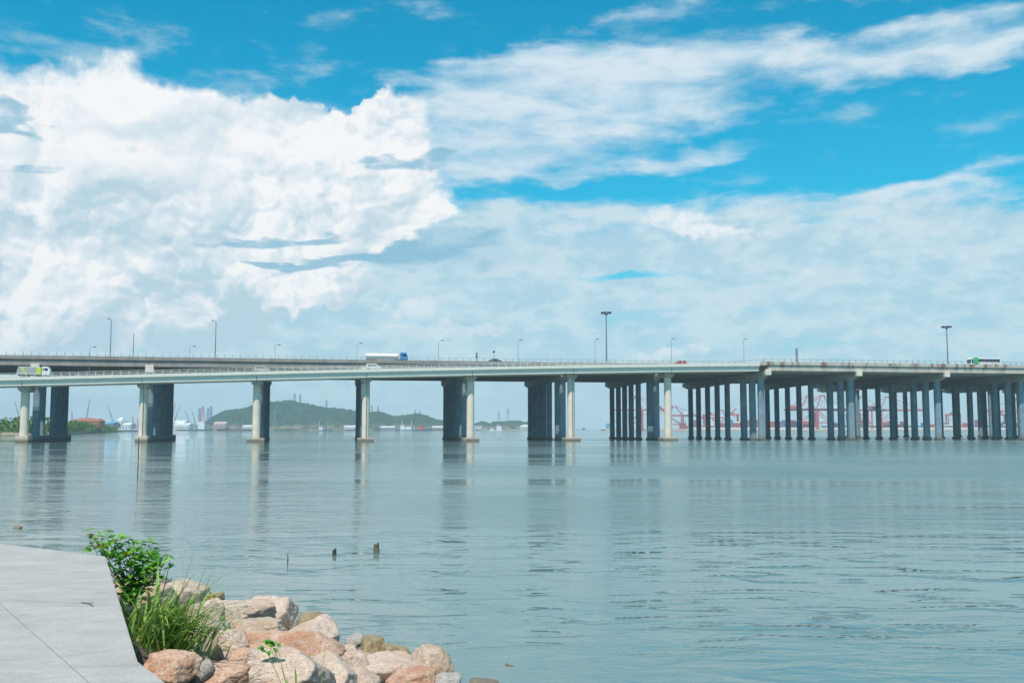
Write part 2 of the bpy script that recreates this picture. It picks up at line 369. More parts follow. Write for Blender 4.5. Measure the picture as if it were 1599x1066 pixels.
# ------------------------------------------------------------------ water
def build_water():
    m, N, b = new_mat('harbour_water')
    geo = N.n('ShaderNodeNewGeometry').outputs['Position']
    x, y, z = N.xyz(geo)
    dist = N.v('LENGTH', geo)
    # long swell bands, medium ripples and fine chop, crests running roughly parallel to the shore
    sw = N.noise(N.mapping(geo, scale=(0.35, 1.0, 1.0), rot=(0, 0, R(6))), 0.55, 2.0, 0.5, 0.3, dims='2D')['Fac']
    w1 = N.noise(N.mapping(geo, scale=(0.42, 1.0, 1.0), rot=(0, 0, R(-5))), 1.7, 3.0, 0.5, 0.7, dims='2D')['Fac']
    w2 = N.noise(N.mapping(geo, scale=(0.5, 1.0, 1.0), rot=(0, 0, R(9))), 5.5, 3.0, 0.55, 0.4, dims='2D')['Fac']
    w3 = N.noise(N.mapping(geo, scale=(0.4, 1.0, 1.0)), 0.16, 3.0, 0.55, 0.5, dims='2D')['Fac']
    patch = N.noise(N.mapping(geo, scale=(0.010, 0.045, 1.0), rot=(0, 0, R(3))), 1.0, 3.0, 0.55, 0.4, dims='2D')['Fac']
    pk = N.mr(patch, 0.35, 0.68, 0.35, 1.5)
    near = N.mr(dist, 18.0, 75.0, 1.0, 0.0)
    mid = N.mr(dist, 60.0, 230.0, 1.0, 0.0)
    # ruffled strips (wake lines) lying across the water a little way out
    lines = N.noise(N.mapping(geo, scale=(0.02, 0.42, 1.0), rot=(0, 0, R(2))), 1.0, 2.0, 0.5, 0.3, dims='2D')['Fac']
    zone = N.mul(N.mr(y, 18.0, 24.0), N.mr(y, 38.0, 46.0, 1.0, 0.0))
    band = N.mul(N.mul(N.mr(lines, 0.40, 0.56), zone), N.mr(x, -4.0, 9.0, 0.35, 1.0))
    dn = N.noise(N.mapping(geo, scale=(0.30, 1.0, 1.0), rot=(0, 0, R(3))), 1.25, 2.0, 0.45, 0.5, dims='2D')['Fac']
    dash = N.mul(N.mr(dn, 0.55, 0.66), band)
    h = N.mul(sw, 0.13)
    h = N.add(h, N.mul(N.mul(w1, pk), 0.17))
    h = N.add(h, N.mul(N.mul(w2, near), 0.03))
    h = N.add(h, N.mul(N.mul(w3, pk), 0.45))
    h = N.add(h, N.mul(dash, 0.85))
    bp = N.n('ShaderNodeBump'); bp.inputs['Distance'].default_value = 1.0
    N.put(bp.inputs['Strength'], N.mul(N.mr(dist, 16.0, 90.0, 0.115, 0.34), N.mr(dist, 120.0, 420.0, 1.0, 0.55)))
    N.put(bp.inputs['Height'], h); N.put(b.inputs['Normal'], bp.outputs[0])
    b.inputs['Roughness'].default_value = 0.05
    N.put(b.inputs['Roughness'], N.add(N.mul(N.mul(N.mul(N.mr(dist, 22.0, 60.0, 0.04, 0.17), N.mr(dist, 90.0, 160.0, 1.0, 0.45)), N.mr(patch, 0.3, 0.7, 0.6, 1.4)), N.mr(N.m('DIVIDE', x, dist), -0.25, 0.06, 0.4, 1.0)), N.mul(N.mr(dist, 60.0, 120.0, 0.0, 0.15), N.mr(N.m('DIVIDE', x, dist), 0.02, 0.22))))
    b.inputs['IOR'].default_value = 1.333
    turb = N.noise(geo, 0.03, 4.0, 0.5, dims='2D')['Fac']
    N.put(b.inputs['Base Color'], N.mix(N.mr(turb, 0.3, 0.7), (0.105, 0.17, 0.165), (0.135, 0.205, 0.20)))
    mb = MB()
    xs = [-6000, -2000, -600, -200, -60, -20, 20, 60, 200, 600, 2000, 6000]
    ys = [-600, -60, 0, 30, 60, 120, 240, 500, 1000, 2500, 6000]
    vs = [(a, c, 0) for c in ys for a in xs]; n = len(xs)
    mb.add(vs, [(j * n + i, j * n + i + 1, (j + 1) * n + i + 1, (j + 1) * n + i) for j in range(len(ys) - 1) for i in range(n - 1)])
    struct(mb.build('water', m))
build_water()

# ------------------------------------------------------------------ quay
ZQ = CAM_H - 1.6
def qp(px, py): p = at_z(px, py, ZQ); return (p.x, p.y)
def build_quay():
    m, N, b = new_mat('honed_granite_paving')
    geo = N.n('ShaderNodeNewGeometry').outputs['Position']
    a0, a1 = qp(0, 942), qp(140, 1066)
    ang = math.atan2(a1[1] - a0[1], a1[0] - a0[0])
    loc = N.mapping(geo, loc=(a0[0], a0[1], 0), rot=(0, 0, ang), kind='TEXTURE')
    br = N.n('ShaderNodeTexBrick'); N.put(br.inputs['Vector'], loc)
    br.inputs['Scale'].default_value = 1.0; br.inputs['Brick Width'].default_value = 1.75; br.inputs['Row Height'].default_value = 1.7
    br.inputs['Mortar Size'].default_value = 0.0035; br.inputs['Mortar Smooth'].default_value = 0.3
    N.put(br.inputs['Color1'], (0.47, 0.47, 0.47)); N.put(br.inputs['Color2'], (0.53, 0.53, 0.53)); N.put(br.inputs['Mortar'], (0, 0, 0)) 
    joint = br.outputs['Fac']
    f1 = N.noise(geo, 260.0, 2.0, 0.6, dims='3D')['Fac']; f2 = N.noise(geo, 2.2, 6.0, 0.62, dims='3D')['Fac']
    sm = N.noise(N.mapping(geo, scale=(0.5, 2.2, 1), rot=(0, 0, R(25))), 1.6, 6.0, 0.65, 1.0, dims='3D')['Fac']
    f3 = N.noise(geo, 75.0, 3.0, 0.6, dims='3D')['Fac']
    c = N.mix(N.mr(f2, 0.3, 0.7), (0.345, 0.33, 0.315), (0.41, 0.395, 0.375))
    c = N.mix(N.mul(N.mr(f3, 0.48, 0.34), 0.34), c, (0.19, 0.18, 0.17))
    c = N.mix(N.mul(N.mr(f3, 0.5, 0.68), 0.38), c, (0.48, 0.46, 0.43))
    c = N.mix(N.mul(N.mr(sm, 0.53, 0.68), 0.55), c, (0.25, 0.225, 0.19))
    c = N.mix(N.mul(N.mr(sm, 0.44, 0.34), 0.6), c, (0.44, 0.42, 0.39))
    sp = N.vor(geo, 3.1, 'F1')['Distance']
    c = N.mix(N.mul(N.mr(sp, 0.05, 0.02), 0.5), c, (0.17, 0.15, 0.12))
    c = N.mix(N.mul(joint, 0.8), c, (0.13, 0.11, 0.085))
    N.put(b.inputs['Base Color'], c)
    N.put(b.inputs['Roughness'], N.mr(f2, 0.3, 0.7, 0.5, 0.7))
    bp = N.n('ShaderNodeBump'); bp.inputs['Strength'].default_value = 0.4; bp.inputs['Distance'].default_value = 0.006
    N.put(bp.inputs['Height'], N.sub(N.mul(f1, 0.5), joint)); N.put(b.inputs['Normal'], bp.outputs[0])
    c0, cn, k1, k2 = qp(0, 848), qp(165, 868), qp(215, 1030), qp(262, 1066)
    far = (c0[0] + (c0[0] - cn[0]) * 24, c0[1] + (c0[1] - cn[1]) * 24)
    e = (k2[0] + (k2[0] - k1[0]) * 22, k2[1] + (k2[1] - k1[1]) * 22)
    top = [far, cn, k1, e, (e[0] - 5, -25), (-60, -25)]
    mb = MB(); mb.prism(top, -1.5, ZQ, 'z')
    q = mb.build('quay_pavement', m, bevel=0.012); struct(q)
    return cn, k1, k2, e
QCN, QK1, QK2, QE = build_quay()
eu = Vector((QK1[0] - QCN[0], QK1[1] - QCN[1])).normalized()
en = Vector((-eu.y, eu.x)); en = en if en.x > 0 else -en      # points away from the quay
def slope_d(x, y): return (x - QK1[0]) * en.x + (y - QK1[1]) * en.y
def slope_z(x, y): return max(-1.2, 2.05 - 0.40 * max(slope_d(x, y), -1.0))
def at_slope(px, py, lift=0.0, zmin=0.2):
    d = ray(px, py)
    for k in np.arange(4, 40, 0.03):
        p = Vector((0, 0, CAM_H)) + d * float(k)
        if p.z <= max(slope_z(p.x, p.y) + lift, zmin): return p
    return p

# ------------------------------------------------------------------ rubble bank and rocks
def build_bank():
    m = plain('dark_rubble_soil', (0.085, 0.065, 0.045), 0.95, var=0.5, scale=6, bump=1.0)
    mb = MB(); n = 50; a = 60
    vs = []
    for j in range(a):
        for i in range(n):
            t = -12 + 27.0 * j / (a - 1); d = -0.6 + 8.4 * i / (n - 1)
            p = Vector((QK1[0], QK1[1])) + Vector((-eu.x, -eu.y)) * t + en * d
            lim = 1.0 if t < 9 else max(0.0, 1 - (t - 9) / 5.0)
            z = (2.05 - 0.40 * max(d, 0)) * lim - (1 - lim) * 1.0 - 0.35 + 0.25 * mnoise.noise(Vector((p.x * 1.5, p.y * 1.5, 0)))
            vs.append((p.x, p.y, max(z, -1.3)))
    mb.add(vs, [(j * n + i, j * n + i + 1, (j + 1) * n + i + 1, (j + 1) * n + i) for j in range(a - 1) for i in range(n - 1)])
    struct(mb.build('rubble_bank_ground', m, smooth=True))
build_bank()
def granite(name, c1, c2, stain, samt=0.5, rough=0.8):
    m, N, b = new_mat(name)
    co = N.n('ShaderNodeTexCoord').outputs['Object']; geo = N.n('ShaderNodeNewGeometry').outputs['Position']
    rnd = N.n('ShaderNodeObjectInfo').outputs['Random']
    co = N.v('ADD', co, N.v('SCALE', (7.0, 3.0, 11.0), scale=rnd))
    big = N.noise(co, 2.2, 6.0, 0.65, 0.4, dims='3D')['Fac']
    mid = N.noise(co, 9.0, 6.0, 0.7, 0.2, dims='3D')['Fac']
    spk = N.noise(co, 70.0, 3.0, 0.7, dims='3D')['Fac']
    cr = N.vor(co, 55.0)['Color']; crx = N.xyz(cr)[0]
    c = N.mix(N.mr(mid, 0.35, 0.65), c1, c2)
    c = N.mix(N.mul(N.mr(big, 0.46, 0.62), samt), c, stain)
    c = N.mix(N.mul(N.mr(crx, 0.75, 0.85), 0.5), c, (0.16, 0.13, 0.12))
    c = N.mix(N.mul(N.mr(spk, 0.54, 0.66), 0.5), c, (0.80, 0.74, 0.68))
    c = N.mix(N.mul(N.mr(mid, 0.40, 0.28), 0.4), c, (0.13, 0.09, 0.065))
    z = N.xyz(geo)[2]
    c = N.mix(N.mul(N.mr(N.add(z, N.mul(mid, 0.2)), 0.16, 0.34, 1.0, 0.0), 0.7), c, (0.10, 0.075, 0.035))
    N.put(b.inputs['Base Color'], c); b.inputs['Roughness'].default_value = rough
    bp = N.n('ShaderNodeBump'); bp.inputs['Strength'].default_value = 0.75; bp.inputs['Distance'].default_value = 0.04
    N.put(bp.inputs['Height'], N.add(N.mul(mid, 1.2), N.mul(spk, 0.22))); N.put(b.inputs['Normal'], bp.outputs[0])
    return m
GR = {'pink': granite('pale_pink_granite', (0.50, 0.36, 0.29), (0.60, 0.48, 0.40), (0.44, 0.24, 0.14), 0.4),
      'white': granite('white_granite', (0.48, 0.355, 0.28), (0.61, 0.48, 0.39), (0.46, 0.28, 0.18), 0.5),
      'orange': granite('orange_granite', (0.50, 0.29, 0.19), (0.58, 0.39, 0.29), (0.40, 0.16, 0.06), 0.7),
      'tan': granite('tan_granite', (0.46, 0.33, 0.24), (0.57, 0.44, 0.34), (0.34, 0.20, 0.10), 0.5),
      'wet': granite('yellow_brown_wet_granite', (0.26, 0.17, 0.06), (0.34, 0.25, 0.11), (0.15, 0.10, 0.04), 0.6, 0.55),
      'grey': granite('grey_granite', (0.30, 0.28, 0.26), (0.42, 0.39, 0.36), (0.22, 0.19, 0.15), 0.5)}
def ico(sub):
    bm = bmesh.new(); bmesh.ops.create_icosphere(bm, subdivisions=sub, radius=1.0)
    v = np.array([p.co[:] for p in bm.verts]); f = [tuple(q.index for q in fc.verts) for fc in bm.faces]; bm.free(); return v, f
ICO = {s: ico(s) for s in (3, 4, 5)}
def rock_mesh(seed, rx, ry, rz, sub=5, tilt=0.0, rough=1.0):
    rg = np.random.RandomState(seed); v, f = ICO[sub]
    nn = rg.normal(size=(15, 3)); nn /= np.linalg.norm(nn, axis=1)[:, None]
    nn = np.vstack([nn, [[0.12, -0.15, 0.98], [0, 0, -1], [0.95, 0.2, 0.1], [-0.95, 0.1, 0.2], [0.1, -0.92, 0.35]]])
    nn /= np.linalg.norm(nn, axis=1)[:, None]
    dd = rg.uniform(0.66, 1.0, len(nn)); P = 70.0
    q = np.clip(v @ nn.T, 0, None) / dd
    r = (q ** P).sum(1) ** (-1 / P)
    p = v * r[:, None]
    off = Vector(rg.uniform(-50, 50, 3).tolist())
    dsp = np.array([mnoise.fractal(Vector(a) * 1.6 + off, 0.9, 2.1, 5) * 0.065 + abs(mnoise.noise(Vector(a) * 3.1 + off)) * -0.05 + mnoise.noise(Vector(a) * 9 + off) * 0.022 + mnoise.noise(Vector(a) * 22 + off) * 0.010 for a in p.tolist()])
    crk = np.array([max(0.0, 1 - abs(mnoise.noise(Vector(a) * 1.7 + off * .3)) * 11) for a in p.tolist()])
    p = p * (1 + dsp[:, None] * rough - 0.045 * crk[:, None])
    p = p * np.array([rx, ry, rz])
    a = rg.uniform(-0.5, 0.5); ca, sa = math.cos(a), math.sin(a)
    p = p @ np.array([[ca, sa, 0], [-sa, ca, 0], [0, 0, 1]])
    if tilt:
        ct, st_ = math.cos(tilt), math.sin(tilt); p = p @ np.array([[ct, 0, -st_], [0, 1, 0], [st_, 0, ct]])
    return p, f
def add_rock(px, py, w, h, kind, label, seed, sub=5, tilt=0.0, pos=None, scale=1.0, name='rock', group='granite boulders along the shore'):
    p = pos if pos is not None else at_slope(px, py)
    s = (p - Vector((0, 0, CAM_H))).length / F
    rx, rz = w * s * 0.57 * scale, max(h, 0.40 * w) * s * 0.57 * scale
    ry = (rx + rz) * 0.62
    v, f = rock_mesh(seed, rx, ry, rz, sub, tilt)
    me = bpy.data.meshes.new(name); me.from_pydata(v.tolist(), [], f)
    for q in me.polygons: q.use_smooth = True
    me.materials.append(GR[kind])
    o = link(name, me, None, p)
    return tag(o, label, 'rock', group)
ROCKS = [
 (234, 942, 72, 60, 'tan', 'beige boulder behind the grass tuft beside the paving edge'),
 (288, 936, 76, 52, 'pink', 'pinkish boulder rising behind the top of the grass tuft'),
 (337, 934, 30, 18, 'wet', 'small ochre stone with yellow leaf beside it, top of the bank'),
 (371, 958, 84, 50, 'white', 'pale grey boulder with dark hollow under its lip, upper bank'),
 (424, 962, 86, 54, 'pink', 'pinkish white boulder at the water edge right of the hollow one'),
 (318, 962, 60, 50, 'pink', 'pink slab touching the right tips of the grass'),
 (400, 986, 100, 40, 'tan', 'long speckled tan boulder in the middle of the bank'),
 (486, 970, 50, 26, 'wet', 'yellow brown wet boulder at the water edge, highest of the wet ones'),
 (496, 994, 80, 48, 'pink', 'pink sloping boulder below the yellow brown wet one'),
 (455, 1018, 150, 66, 'orange', 'large flat salmon boulder with orange left end, behind the leafy sprig'),
 (359, 1014, 52, 54, 'white', 'upright whitish grey boulder left of the big salmon one'),
 (302, 1003, 60, 60, 'tan', 'shaded tan boulder half hidden behind hanging grass blades'),
 (276, 1044, 70, 52, 'orange', 'rounded salmon boulder with grass shadows at the paving corner'),
 (322, 1047, 28, 34, 'grey', 'small grey stone wedged beside the rounded salmon boulder'),
 (352, 1056, 76, 36, 'orange', 'tilted orange brown boulder along the bottom edge'),
 (428, 1056, 136, 66, 'white', 'big pale boulder with peaked top at the bottom edge'),
 (506, 1062, 84, 54, 'white', 'pale pink boulder with a thin stalk in front of it'),
 (547, 1034, 46, 40, 'white', 'white lilac wedge shaped stone between pink boulders'),
 (531, 1018, 52, 26, 'tan', 'small tan boulder above the white wedge stone'),
 (553, 1000, 34, 20, 'grey', 'dark grey wet stone at the water edge'),
 (583, 1014, 44, 42, 'wet', 'ochre wet boulder standing at the water edge'),
 (612, 1018, 40, 26, 'wet', 'low orange brown stone right of the standing ochre boulder'),
 (602, 1050, 96, 56, 'pink', 'pale pink boulder left of the big round tan one'),
 (673, 1038, 70, 54, 'tan', 'big round tan boulder at the right end of the bank'),
 (640, 1066, 90, 40, 'orange', 'salmon boulder at the bottom edge near the round tan one'),
 (696, 1066, 50, 26, 'grey', 'low grey stone at the foot of the round tan boulder'),
 (566, 1033, 28, 32, 'tan', 'narrow yellowish stone right of the white wedge'),
 (226, 912, 56, 30, 'grey', 'grey boulder under the leafy shrub'),
 (262, 985, 60, 50, 'tan', 'shadowed tan boulder inside the grass tuft'),
 (385, 1030, 50, 36, 'orange', 'small orange stone below the upright whitish boulder'),
 (560, 1066, 60, 40, 'pink', 'pinkish stone at the bottom edge below the white wedge'),
]
for i, (px, py, w, h, k, lb) in enumerate(ROCKS):
    add_rock(px, py, w, h, k, lb, 100 + i, 5 if w > 40 else 4)
add_rock(756, 1070, 52, 20, 'grey', 'grey stone breaking the water right of the bank at the bottom edge', 301, 4, pos=at_z(756, 1070, -0.06), name='rock')
add_rock(795, 1040, 14, 7, 'wet', 'tiny brown stone just above the water right of the bank', 302, 3, pos=at_z(795, 1041, -0.02))
add_rock(27, 823, 12, 6, 'tan', 'tiny pale stone in the water beyond the paving', 303, 3, pos=at_z(27, 824, 0.0))
# small broken stones filling the gaps
rg = random.Random(5)
FILL = []
for k in range(80):
    t = rg.uniform(-2.5, 9.5); d = rg.uniform(0.25, 4.9)
    p = Vector((QK1[0], QK1[1])) + Vector((-eu.x, -eu.y)) * t + en * d
    z = slope_z(p.x, p.y) - 0.16
    if z < -0.1: continue
    FILL.append(Vector((p.x, p.y, z)))
for k, p in enumerate(FILL):
    r = rg.uniform(0.10, 0.27); s = (p - Vector((0, 0, CAM_H))).length / F
    add_rock(0, 0, 2 * r / s, 1.5 * r / s, rg.choice(['tan', 'grey', 'pink', 'orange']), 'small broken stone filling a gap between the boulders', 400 + k, 3, pos=p, name='small_stone', group='small stones between the boulders')
# boulders carrying the bank on towards the viewer, just under the picture
for k, (px, py) in enumerate([(330, 1130), (420, 1140), (520, 1130), (620, 1130), (720, 1120), (420, 1250), (560, 1230), (700, 1220), (560, 1350), (720, 1340)]):
    add_rock(px, py, 120, 80, rg.choice(['white', 'pink', 'orange', 'tan']), 'granite boulder of the bank below the bottom edge', 500 + k, 4, group='boulders below the bottom edge')

# ------------------------------------------------------------------ plants
def leaf_mat(name, c1, c2, trans=0.25):
    m, N, b = new_mat(name)
    rnd = N.n('ShaderNodeNewGeometry').outputs['Random Per Island']
    N.put(b.inputs['Base Color'], N.mix(rnd, c1, c2)); b.inputs['Roughness'].default_value = 0.5
    tr = N.n('ShaderNodeBsdfTranslucent'); N.put(tr.inputs[0], N.mix(rnd, tuple(x * 1.3 for x in c1), tuple(x * 1.3 for x in c2)))
    mx = N.n('ShaderNodeMixShader'); mx.inputs[0].default_value = trans
    N.t.links.new(b.outputs[0], mx.inputs[1]); N.t.links.new(tr.outputs[0], mx.inputs[2])
    N.t.links.new(mx.outputs[0], N.t.nodes['Material Output'].inputs[0]); return m
M_GRASS = leaf_mat('grass_blade', (0.09, 0.22, 0.03), (0.30, 0.44, 0.09))
M_LEAF = leaf_mat('shrub_leaf', (0.05, 0.22, 0.02), (0.22, 0.48, 0.05), 0.3)
M_DRY = leaf_mat('yellowing_leaf', (0.30, 0.32, 0.03), (0.36, 0.20, 0.08), 0.3)
M_TWIG = plain('twig_bark', (0.10, 0.075, 0.045), 0.8)
def blade(mb, base, dirv, length, width, droop, n=8, kink=None):
    """a keeled, curved grass blade"""
    d = Vector(dirv).normalized(); p = Vector(base); pts = []; step = length / n
    for i in range(n + 1):
        pts.append(p.copy()); p = p + d * step
        g = droop * (i / n) ** 1.3 * 2.2 / n
        d = (d + Vector((0, 0, -1)) * g * 3).normalized()
    side = Vector((-dirv[1], dirv[0], 0)); side = side.normalized() if side.length > 1e-4 else Vector((1, 0, 0))
    vs = []; fs = []
    for i, q in enumerate(pts):
        w = width * (0.55 + 0.9 * (i / n)) * (1 - (i / n) ** 2.2) if i < n else 0.0004
        vs += [q - side * w / 2, q + Vector((0, 0, -w * 0.25)), q + side * w / 2]
    for i in range(n):
        a = i * 3; fs += [(a, a + 1, a + 4, a + 3), (a + 1, a + 2, a + 5, a + 4)]
    mb.add(vs, fs)
def build_grass():
    rg = random.Random(11); mb = MB(); c0 = at_slope(248, 1012); dist = c0.y
    dry = MB()
    for k in range(380):
        b = c0 + Vector((rg.gauss(0, 0.20), rg.gauss(0.15, 0.32), 0)); 
        d_ = slope_d(b.x, b.y)
        if d_ < 0.03: b.x += (0.05 - d_) / en.x
        b.z = slope_z(b.x, b.y) - 0.02
        a = rg.uniform(0, 2 * math.pi); tilt = abs(rg.gauss(0.0, 0.55)) 
        dv = Vector((math.cos(a) * tilt + 0.34, math.sin(a) * tilt * 0.8 - 0.02, 1))
        L = rg.uniform(0.45, 1.0) * (1.1 if rg.random() < 0.15 else 0.78)
        tgt = dry if rg.random() < 0.045 else mb
        blade(tgt, b, dv, L, rg.uniform(0.020, 0.042), rg.choice([rg.uniform(.1, .5), rg.uniform(.6, 1.5), rg.uniform(.6, 1.5)]))
    # the long arching blades on the right and the upright tips
    for (bx, by, dx, dy, L, dr) in [(.0, .1, .62, .0, 1.15, .42), (.05, 0, .8, .1, 1.1, .5), (.1, .1, .55, .2, 1.2, .45), (0, 0, .45, 0, 1.25, .08), (.05, 0, .58, .05, 1.15, .05), (.1, 0, 1.1, 0, 1.05, .4), (.12, -.1, 1.2, -.2, .95, .42), (.1, -.2, 1.3, -.3, .85, .35), (-.1, .1, .3, 0, 1.15, .05), (.15, -.1, 1.0, -.1, 1.1, .45)]:
        b = c0 + Vector((bx, by, 0)); b.z = slope_z(b.x, b.y)
        for q in range(3): blade(mb, b + Vector((rg.gauss(0, .06), rg.gauss(0, .08), 0)), (dx * rg.uniform(.7, 1.3), dy + rg.uniform(-.25, .25), 1), L * rg.uniform(.85, 1.12), 0.021, dr * rg.uniform(.9, 1.5), 12)
    t = thing('grass_tuft', 'tall arching green grass tuft between paving edge and boulders', 'grass tuft', (c0.x, c0.y, c0.z))
    o = mb.build('grass_blades', M_GRASS, t); o.matrix_parent_inverse = Matrix.Translation((-c0.x, -c0.y, -c0.z))
    o = dry.build('dry_blades', M_DRY, t); o.matrix_parent_inverse = Matrix.Translation((-c0.x, -c0.y, -c0.z))
build_grass()
def leaf(mb, p, d, up, L, W, fold=0.25):
    d = d.normalized(); s = d.cross(up).normalized(); n = s.cross(d)
    prof = [(0, 0.0), (.2, .62), (.45, 1.0), (.72, .78), (.9, .35), (1, 0)]
    vs = []; fs = []
    for t, w in prof:
        c = p + d * (L * t) - n * (L * 0.22 * t * t)
        vs += [c - s * (W / 2 * w) + n * (W * fold * w), c, c + s * (W / 2 * w) + n * (W * fold * w)]
    for i in range(len(prof) - 1):
        a = i * 3; fs += [(a, a + 1, a + 4, a + 3), (a + 1, a + 2, a + 5, a + 4)]
    mb.add(vs, fs)
def build_shrub():
    rg = random.Random(4); root = at_slope(212, 940); root = Vector((at_z(207, 938, 2.0)))
    Y0 = root.y
    lm, dm, tm = MB(), MB(), MB()
    tips = [(135, 832, 0), (150, 842, .3), (165, 836, 0), (172, 830, -.2), (185, 848, .1), (200, 838, 0), (205, 862, 0), (160, 858, .3), (222, 846, 0), (238, 850, .2), (250, 858, 0), (255, 872, -.2), (262, 866, 0),
            (240, 878, .2), (225, 868, -.1), (232, 890, 0), (205, 888, .1), (196, 905, 0), (215, 908, 0), (228, 905, .2), (248, 885, 0), (200, 925, .1), (140, 868, .2), (210, 850, .2), (230, 860, .3), (190, 862, -.2), (205, 940, .0), (218, 880, .3), (195, 845, .4),
            (177, 860, .2), (152, 850, .1), (243, 866, .1), (210, 900, .1), (222, 893, .2), (192, 918, .2), (213, 870, 0)]
    for (px, py, dy) in tips:
        tip = at_y(px, py, Y0 + dy + rg.uniform(-.15, .25))
        mid = root.lerp(tip, 0.55) + Vector((rg.uniform(-.06, .06), rg.uniform(-.1, .1), -0.03))
        pts = [root, root.lerp(mid, .5) + Vector((0, 0, .03)), mid, mid.lerp(tip, .6) + Vector((0, 0, .02)), tip]
        tm.tube(pts, [.011, .009, .007, .004, .002], 5)
        top = py < 845 and px < 215
        for k in range(rg.randint(12, 17)):
            u = rg.uniform(0.0, 1.0); q = mid.lerp(tip, 0.35 + .65 * u) if rg.random() < .8 else root.lerp(mid, .35 + .65 * u)
            q = q + Vector((rg.gauss(0, .045), rg.gauss(0, .05), rg.gauss(0, .035)))
            a = rg.uniform(0, 6.28); d = Vector((math.cos(a), math.sin(a), rg.uniform(-.25, .9)))
            leaf(dm if (top and rg.random() < .22) else lm, q, d, Vector((rg.uniform(-.4, .4), rg.uniform(-.4, .4), 1)), rg.uniform(.09, .17), rg.uniform(.05, .095))
    t = thing('shrub', 'leafy green shrub with a few yellowing top leaves at the far paving corner', 'shrub', tuple(root))
    for nm, mm, mt in (('foliage', lm, M_LEAF), ('yellow_leaves', dm, M_DRY), ('branches', tm, M_TWIG)):
        o = mm.build(nm, mt, t); o.matrix_parent_inverse = Matrix.Translation(-root)
build_shrub()
def sprig(name, label, cat, px, py, tips, mat, lsize, seed, stem=0.004, nl=3):
    rg = random.Random(seed); r = at_slope(px, py); lm, tm = MB(), MB()
    for (tx, ty, L) in tips:
        tip = at_y(tx, ty, r.y - 0.05); mid = r.lerp(tip, .5) + Vector((.02, 0, .02))
        tm.tube([r - Vector((0, 0, .15)), mid, tip], [stem, stem * .8, stem * .4], 5)
        for k in range(nl):
            a = rg.uniform(0, 6.28)
            leaf(lm, tip + Vector((rg.gauss(0, .012), 0, rg.gauss(0, .012))), Vector((math.cos(a), -.4 + .3 * math.sin(a), rg.uniform(-.7, .4))), Vector((0, -.6, 1)), lsize * L, lsize * .62 * L)
    t = thing(name, label, cat, tuple(r))
    o = lm.build('leaves', mat, t); o.matrix_parent_inverse = Matrix.Translation(-r)
    o = tm.build('stem', M_GRASS, t); o.matrix_parent_inverse = Matrix.Translation(-r)
sprig('leafy_sprig', 'bright green leafy sprig on a leaning stem in front of the big salmon boulder', 'plant', 440, 1064, [(418, 1002, 1), (410, 1010, 1), (424, 1000, 1.1), (432, 1004, 1), (415, 1016, .9), (426, 1010, 1)], M_LEAF, .075, 3)
sprig('yellow_leaf_plant', 'yellow leaf standing at the top of the bank beside the ochre stone', 'plant', 330, 955, [(326, 932, 1.2), (330, 930, 1.2), (332, 936, 1)], M_DRY, .07, 5)
sprig('vine', 'small yellow green vine in the gap right of the grass', 'plant', 352, 996, [(345, 962, .7), (350, 972, .8), (352, 980, .8), (349, 966, .7), (356, 990, .7)], M_LEAF, .06, 6)
def stalks(label, specs, seed):
    mb = MB(); p0 = None
    for (bx, by, tx, ty, w) in specs:
        r = at_slope(bx, by, lift=0.25, zmin=0.6); p0 = p0 or r
        tip = at_y(tx, ty, r.y + 0.05); v = tip - r
        blade(mb, r, tuple(v), v.length, w, 0.03, 8)
    t = thing('grass_stalks', label, 'grass', tuple(p0)); o = mb.build('blades', M_GRASS, t); o.matrix_parent_inverse = Matrix.Translation(-p0)
stalks('upright green stalks rising in front of the pale bottom boulders', [(463, 1075, 461, 1040, .03), (448, 1072, 438, 1030, .022), (440, 1068, 418, 1018, .018), (452, 1075, 447, 1058, .03)], 1)
stalks('tall thin pale green stalk crossing the salmon boulder', [(500, 1072, 511, 988, .013)], 2)

def twig(px0, py0, px1, py1, label):
    a, b = at_z(px0, py0, ZQ + .004), at_z(px1, py1, ZQ + .004); mb = MB(); m_ = a.lerp(b, .5) + Vector((.01, .012, .008))
    mb.tube([a, m_, b], [.004, .005, .003], 6); mb.tube([m_, m_ + Vector((.03, .03, .006))], [.003, .002], 5)
    c = a.copy(); o = mb.build('twig', M_TWIG); o.data.transform(Matrix.Translation(-c)); o.location = c; tag(o, label, 'twig')
twig(127, 940, 146, 946, 'thin dark twig lying on the paving, nearest the grass')

# ------------------------------------------------------------------ stakes and stumps in the water
def stake(px, ytop, ybase, wpx, label, mat, lean=0.0, name='wooden_stake', stump=False):
    b = at_z(px, ybase, 0.0); s = b.y / F; h = (ybase - ytop) * s; r = wpx * s / 2
    rg = random.Random(int(px)); mb = MB(); pts = []; rs = []
    n = 7
    for i in range(n):
        t = i / (n - 1); pts.append((lean * h * t + rg.uniform(-.12, .12) * r, rg.uniform(-.1, .1) * r, -0.5 + (h + 0.5) * t)); rs.append(r * rg.uniform(.82, 1.12) * (1 if stump else (1 - .35 * t)))
    mb.tube(pts, rs, 14)
    if stump: mb.tube([(r * .3, 0, h - .04), (r * .45, 0, h + .05)], [r * .5, r * .3], 9)
    o = mb.build(name, mat, None, smooth=R(50)); o.location = (b.x, b.y, 0); return tag(o, label, 'post')
stake(215, 684, 745, 1.8, 'tall thin dark pole standing in the water in front of the second pier', M_WOOD, 0.0, 'mooring_pole')
stake(449, 863, 878, 2.2, 'thin dark stick standing in the water, leftmost of the near ones', M_WOOD, 0.03)
stake(522, 858, 866, 7, 'small dark stump barely above the water left of the mossy one', M_WOOD, 0, 'wooden_stump', True)
stake(588, 849.5, 861, 10, 'squat mossy pile stump in the water, rightmost and tallest stump', M_MOSSW, 0, 'wooden_stump', True)

